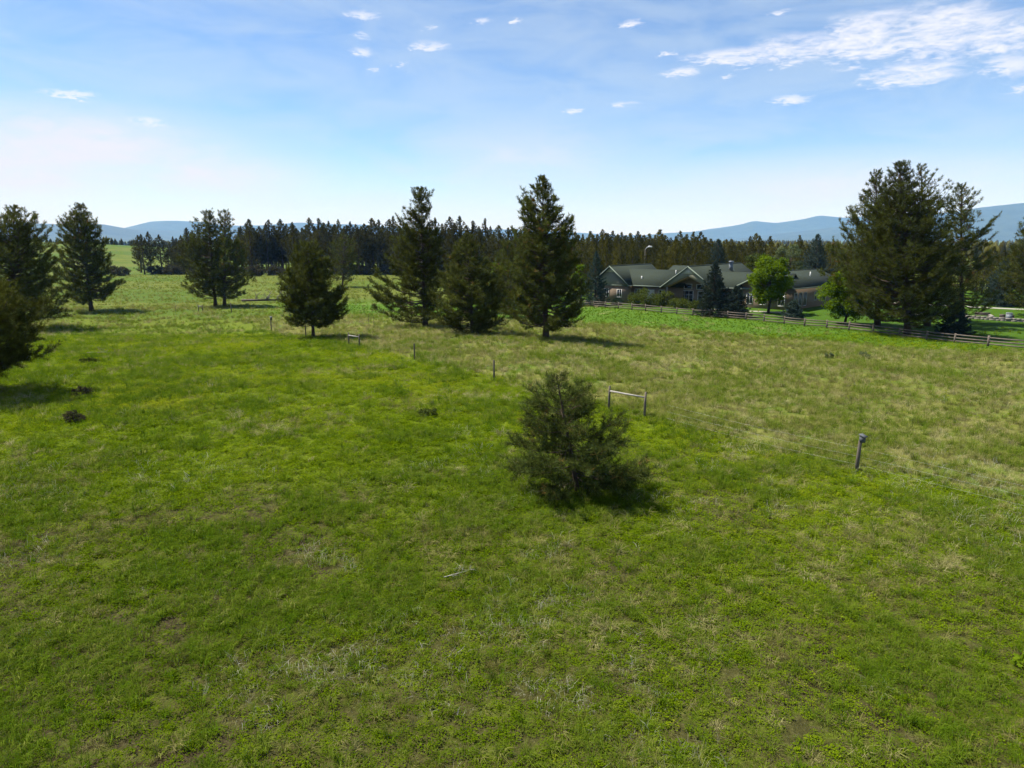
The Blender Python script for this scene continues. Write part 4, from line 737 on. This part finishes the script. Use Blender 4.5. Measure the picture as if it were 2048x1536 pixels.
# ------------------------------------------------------------------ split-rail fence
rf_ = thing('rail_fence', 'long three-rail split wood fence between pasture and lawn', 'fence', (RAILFIT[0][0], RAILFIT[0][1], tz(*RAILFIT[0])))
base = np.array([RAILFIT[0][0], RAILFIT[0][1], tz(*RAILFIT[0])]); pr_ = np.random.default_rng(5); PT = []
for i, (x, y) in enumerate(RAILFIT):
    if i == 0: continue
    x += pr_.normal(0, .08); y += pr_.normal(0, .08); z = tz(x, y); PT.append(np.array([x, y, z]))
for p in PT:
    q = p - base; m = MB(); lx, ly = pr_.normal(0, .025, 2); h = pr_.uniform(1.18, 1.34); w = pr_.uniform(.085, .105)
    m.hexa([(q[0] + sx_ * w + (lx if k else 0), q[1] + sy_ * w + (ly if k else 0), q[2] + (h if k else -.25)) for k in (0, 1) for sx_, sy_ in ((-1, -1), (1, -1), (1, 1), (-1, 1))])
    m.build('post', M_railfence, rf_)
for a, b_ in zip(PT[:-1], PT[1:]):
    for h in (.28, .66, 1.04):
        A = a - base + (0, 0, h + pr_.normal(0, .025)); B_ = b_ - base + (0, 0, h + pr_.normal(0, .025)); d = (B_ - A) / np.linalg.norm(B_ - A)
        mid = (A + B_) / 2 + (pr_.normal(0, .012), pr_.normal(0, .012), -.015)
        MB().tube([A - d * .12, mid, B_ + d * .12], (.078, .088, .075), 5).build('rail', M_railfence, rf_)

# ------------------------------------------------------------------ old wire fence: posts, braces, bird boxes, wires
def post(label, x, y, h, r=.075, mat=None, lean=(0, 0), group='posts of the old wire fence', name='fence_post'):
    m = MB(); m.tube([(0, 0, -.3), (lean[0] * .5, lean[1] * .5, h * .5), (lean[0], lean[1], h - .02), (lean[0], lean[1], h)], (r * 1.06, r, r * .95, r * .8), 9)
    o = m.build(name, mat or M_wood, None, True); o.location = (x, y, tz(x, y)); return tag(o, label, 'post', group)
def birdhouse(label, x, y, h, rz, sc=1.):
    o = thing('birdhouse', label, 'birdhouse', (x, y, tz(x, y) + h), rz, 'bird boxes on fence posts'); o.scale = (sc, sc, sc)
    MB().box(-.13, .13, -.10, .12, 0, .36).build('body', M_box, o)
    MB().slab([(-.17, -.20, .34), (.17, -.20, .34), (.17, .15, .45), (-.17, .15, .45)], .03).build('roof', M_box, o)
    MB().tube([(0, -.108, .24), (0, -.101, .24)], .03, 10).build('entrance_hole', M_deaddark, o)
    MB().box(-.05, .05, .121, .15, -.12, .42).build('backboard', M_wood, o)
post('round wooden post carrying the nearer bird box', 16.08, 30.83, 1.55, .085, lean=(.05, 0)); birdhouse('grey wooden bird box on the nearest fence post', 16.2, 30.78, 1.47, .5, .85)
post('dark slender post in the grass just beyond the young pine', -1.4, 52.83, 1.62, .07)
post('post farther off, left of the dark slender post beyond the young pine', -9.07, 63.51, 1.5, .07)
post('thin post standing against the bushy medium pine', -25.88, 86.29, 1.75, .07)
post('post carrying the far bird box left of the bushy pine', -36.09, 103.29, 1.75, .085); birdhouse('far bird box on a post left of the bushy pine', -36.0, 103.24, 1.66, .4, 1.15)
post('wooden post at the edge of the paired pines shadow', -57.17, 141.06, 1.95, .11)
for lab, x, y in (('thin steel post right of the lone left pine', -76.48, 140.19), ('thin steel post left of the far brace frame', -68.0, 140.06)):
    post(lab, x, y, 1.45, .035, M_steel, name='steel_post', group='thin steel fence posts')
for lab, x, y, h in (('left one of two thin stakes by the tan bare patch', -21.12, 101.73, 2.1), ('right one of two thin stakes by the tan bare patch', -20.29, 101.28, 1.8)): post(lab, x, y, h, .03, M_steel, name='stake', group='thin stakes')
def brace(label, a, b_, h, r=.075):
    o = thing('brace_frame', label, 'fence brace', (a[0], a[1], tz(*a)), 0, 'timber fence braces'); q = (b_[0] - a[0], b_[1] - a[1], tz(*b_) - tz(*a))
    MB().tube([(0, 0, -.3), (0, 0, h * .6), (.01, 0, h)], (r * 1.05, r, r * .85), 9).build('post', M_wood, o, True)
    MB().tube([(q[0], q[1], q[2] - .3), (q[0], q[1], q[2] + h * .6), (q[0] + .02, q[1], q[2] + h)], (r * 1.05, r, r * .85), 9).build('post', M_wood, o, True)
    k = h * .80; L = math.hypot(q[0], q[1]); ux, uy = q[0] / L, q[1] / L
    MB().tube([(ux * r * .9, uy * r * .9, k), (q[0] / 2, q[1] / 2, k + q[2] / 2 - .01), (q[0] - ux * r * .9, q[1] - uy * r * .9, q[2] + k)], (r * .75, r * .8, r * .7), 8).build('rail', M_rail, o, True)
brace('timber brace with pale top rail behind the young pine', (6.2, 43.0), (8.1, 41.0), 1.62)
brace('timber brace with pale rail right of the bushy medium pine', (-17.98, 75.6), (-16.37, 73.53), 1.5)
brace('tiny far timber brace left of the paired pines', (-64.7, 143.0), (-63.5, 142.2), 1.42, .09)
WP = [(27.5, 17.8), (16.08, 30.83), (8.1, 41.0)]
for k, h in enumerate((.35, .75, 1.15)):
    pts = []
    for a, b_ in zip(WP[:-1], WP[1:]):
        for s_ in np.linspace(0, 1, 9)[:-1]:
            x, y = a[0] + (b_[0] - a[0]) * s_, a[1] + (b_[1] - a[1]) * s_
            pts.append((x + .08, y + .08, tz(a[0], a[1]) * (1 - s_) + tz(b_[0], b_[1]) * s_ + h - .12 * math.sin(3.1416 * s_)))
    tag(MB().tube(pts, .0018, 4).build('fence_wire', M_wire), ('lowest', 'middle', 'top')[k] + ' strand of the old wire fence', 'wire', 'strands of the wire fence')
# posts of the wire run that stand outside the picture
post('wire fence end post beyond the right edge', 27.5, 17.8, 1.5)

# ------------------------------------------------------------------ small things
def deadwood(name, label, x, y, L, rz, r, ntw, tl, seed, mat, upright=.6, lift=0.):
    rs = np.random.default_rng(seed); m = MB(); o = thing(name, label, 'dead wood', (x, y, tz(x, y)), rz); zo = [tz(x + math.cos(rz) * L * s, y + math.sin(rz) * L * s) - tz(x, y) for s in (0, .5, 1)]
    m.tube([(0, 0, r * .7 + zo[0] + lift), (L * .5, 0, r * .7 + zo[1] + lift), (L, 0, r * .5 + zo[2] + lift)], (r, r * .8, r * .35), 7); m.build('stem', mat, o, True)
    for k in range(ntw):
        u = rs.uniform(.18, 1); a = rs.uniform(-1, 1); h = tl * rs.uniform(.35, 1); p = np.array([L * u, 0, np.interp(u, (0, .5, 1), zo) + lift + r * .5])
        e = p + np.array([rs.normal(.15, .35) * h, a * h * (1 - upright), h * upright * rs.uniform(.6, 1.2)]); mm = (p + e) / 2 + rs.normal(0, .08 * h, 3); mm[2] = max(mm[2], p[2])
        t_ = MB(); t_.tube([p, mm, e], (r * .28, r * .2, r * .07), 4)
        for j in range(2):
            w_ = p + (e - p) * rs.uniform(.4, .8); t_.tube([w_, w_ + np.abs(rs.normal(0, .28, 3)) * h * (rs.choice([-1, 1]), rs.choice([-1, 1]), 1)], (r * .14, r * .05), 3)
        t_.build('branch', M_greybark if mat is M_deaddark else mat, o)
deadwood('fallen_tree', 'fallen dead tree with bare upright branches beside the paired pines', -63.9, 164.2, 10.5, .12, .30, 18, 3.0, 4, M_deaddark, .85, .35)
deadwood('dead_branch', 'small bleached dead branch lying in the near weeds', -2.15, 20.1, 1.1, .55, .016, 13, .62, 5, M_dead, .3, .10)
deadwood('fallen_branch', 'dry fallen branches under the near left pine', -43.0, 69.2, 4.4, .05, .10, 14, 1.2, 6, M_deaddark, .3)
deadwood('dead_branch', 'pale dead sticks lying on the far green hillside', -196, 375, 7, -.5, .16, 6, 2.0, 7, M_dead, .4)
for lab, x, y, w, h, sd_ in (('dark low bush nearest the shadow on the left', -25.76, 39.39, .62, .62, 71), ('dark low bush at the tip of the left shadow', -29.92, 47.0, .65, .7, 72), ('dark green low bush beyond the left shadow', -38.24, 61.62, .8, .5, 73)):
    broadleaf('low_bush', lab, 'bush', x, y, h, w, sd_, M_brush if sd_ < 73 else M_shrub, 1600, .10, group='low dark bushes on the left', lobes=20, base=.02)
for lab, x, y, s_, sd_ in (('clump of broad grey-green leaves in the pasture before the fence', 36.8, 71.6, .75, 81), ('smaller clump of grey-green leaves beside the broad one', 33.3, 71.6, .6, 82), ('low dark green weed clump left of the young pine', -5.2, 41.5, .6, 83), ('bright yellow-green weed patch at the right edge', 13.3, 15.6, .5, 84)):
    broadleaf('weed_clump', lab, 'plant', x, y, s_ * .8, s_, sd_, (M_pale, M_pale, M_shrub, M_maple)[sd_ - 81], 700, .13, group='weed clumps in the meadow', lobes=14, base=.02)

# garden corner on the right: gravel strips, wall, table, benches, utility box
M_gravel = plain('pale_gravel', (.26, .24, .205), .95, .25, 6, .3)
def strip(name, label, pts, w, mat, lift=.02):
    m = MB(); P = np.array(pts, float); v = []
    S = np.concatenate([np.linspace(P[i], P[i + 1], 8, endpoint=False) for i in range(len(P) - 1)] + [P[-1:]])
    T = np.gradient(S, axis=0); T /= np.linalg.norm(T, axis=1)[:, None]; Nn = np.stack([-T[:, 1], T[:, 0]], -1)
    for c in (-1, -.33, .33, 1):
        Q = S + Nn * w * c * .5; v.append(np.column_stack([Q, terr(Q[:, 0], Q[:, 1]) + lift]))
    k = len(S); m.add(np.concatenate(v), f4=[(c * k + i, c * k + i + 1, (c + 1) * k + i + 1, (c + 1) * k + i) for c in range(3) for i in range(k - 1)])
    return tag(m.build(name, mat), label, kind='structure')
strip('path', 'pale gravel drive behind the lawn spruces', [(70, 148), (86, 133.5), (98, 127.5), (125, 118)], 2.6, M_gravel)
strip('path', 'pale gravel patio strip along the garden wall', [(70, 121), (77, 117.5), (84, 113), (98, 104)], 2.4, M_gravel)
strip('path', 'gravel walk before the house terrace', [(34, 131), (42, 126.5), (48, 123.5)], 2.2, M_gravel)
gw = thing('garden_wall', 'low grey stone wall edging the right lawn', 'wall', (75.5, 114.5, tz(75.5, 114.5)))
wa, wb = np.array([75.5, 114.5]), np.array([97, 101.5]); rw = np.random.default_rng(9); Lw = np.linalg.norm(wb - wa); dw = (wb - wa) / Lw; nw_ = np.array([-dw[1], dw[0]])
for row in range(2):
    s_ = -.3 * row
    while s_ < Lw:
        l = rw.uniform(.5, .95); c = wa + dw * (s_ + l / 2); z = tz(*c) - tz(75.5, 114.5) + row * .27; m = MB(); k = rw.uniform(.17, .21)
        c0 = c - wa; g_ = .012
        m.hexa([(c0[0] + dw[0] * a * (l / 2 - g_) + nw_[0] * b_ * k, c0[1] + dw[1] * a * (l / 2 - g_) + nw_[1] * b_ * k, z + (0 if not e else .255 + rw.normal(0, .012)) - (.1 if row == 0 and not e else 0)) for e in (0, 1) for a, b_ in ((-1, -1), (1, -1), (1, 1), (-1, 1))])
        m.build('stone', M_stone, gw); s_ += l
tb = thing('garden_table', 'round stone garden table on the gravel patio', 'table', (75.0, 116.6, tz(75.0, 116.6)))
MB().tube([(0, 0, .74), (0, 0, .80), (0, 0, .84)], (1.05, 1.1, 1.05), 24).build('table_top', M_stone, tb); MB().tube([(0, 0, -.1), (0, 0, .1), (0, 0, .74)], (.35, .22, .25), 10).build('pedestal', M_deaddark, tb, True)
def bench(label, x, y, rz, L):
    o = thing('garden_bench', label, 'bench', (x, y, tz(x, y)), rz, 'dark garden benches'); MB().box(-L / 2, L / 2, -.22, .22, .40, .46).build('seat', M_deaddark, o)
    MB().box(-L / 2, L / 2, .20, .25, .47, .90).build('backrest', M_deaddark, o)
    for a in (-1, 1): MB().box(a * (L / 2 - .14) - .05, a * (L / 2 - .14) + .05, -.2, .2, -.1, .399).build('leg', M_deaddark, o)
bench('long dark bench between the round table and the utility box', 78.9, 116.0, -.55, 2.2)
bench('short dark chair left of the utility box', 80.6, 113.6, -.55, .8); bench('short dark chair beside the garden wall nearest the box', 81.7, 113.0, -.4, .8)
ub = thing('utility_box', 'grey upright utility box by the garden wall', 'utility box', (80.6, 112.1, tz(80.6, 112.1)), -.5)
MB().box(-.42, .42, -.25, .25, -.1, 1.25).build('cabinet', M_metal, ub); MB().slab([(-.46, -.3, 1.27), (.46, -.3, 1.27), (.46, .3, 1.34), (-.46, .3, 1.34)], .03).build('lid', M_metal, ub); MB().box(-.36, .36, -.275, -.251, .1, 1.1).build('door', M_metal, ub)
rk = np.random.default_rng(15)
for k, (lab, x, y, s_) in enumerate((('pale boulder left of the dark bench', 77.0, 117.5, .35), ('pale boulder right of the dark bench', 80.0, 115.5, .45), ('small pale boulder before the utility box', 81.2, 114.3, .32), ('pale boulder beyond the round table', 76.2, 119.3, .4))):
    th, ph = np.meshgrid(np.linspace(0, 2 * math.pi, 10, endpoint=False), np.linspace(.15, 2.6, 6), indexing='ij'); r = s_ * (1 + rk.normal(0, .09, th.shape))
    v = np.stack([r * np.cos(th) * np.sin(ph) * 1.2, r * np.sin(th) * np.sin(ph), r * np.cos(ph) * .8 + s_ * .5], -1).reshape(-1, 3)
    m = MB(); m.add(v, f4=[(((i + 1) % 10) * 6 + j, i * 6 + j, i * 6 + j + 1, ((i + 1) % 10) * 6 + j + 1) for i in range(10) for j in range(5)], f3=[(i * 6, ((i + 1) % 10) * 6, 0) for i in range(1, 9)])
    o = m.build('boulder', M_gravel, None, True); o.location = (x, y, tz(x, y)); tag(o, lab, 'boulder', 'pale boulders on the patio')
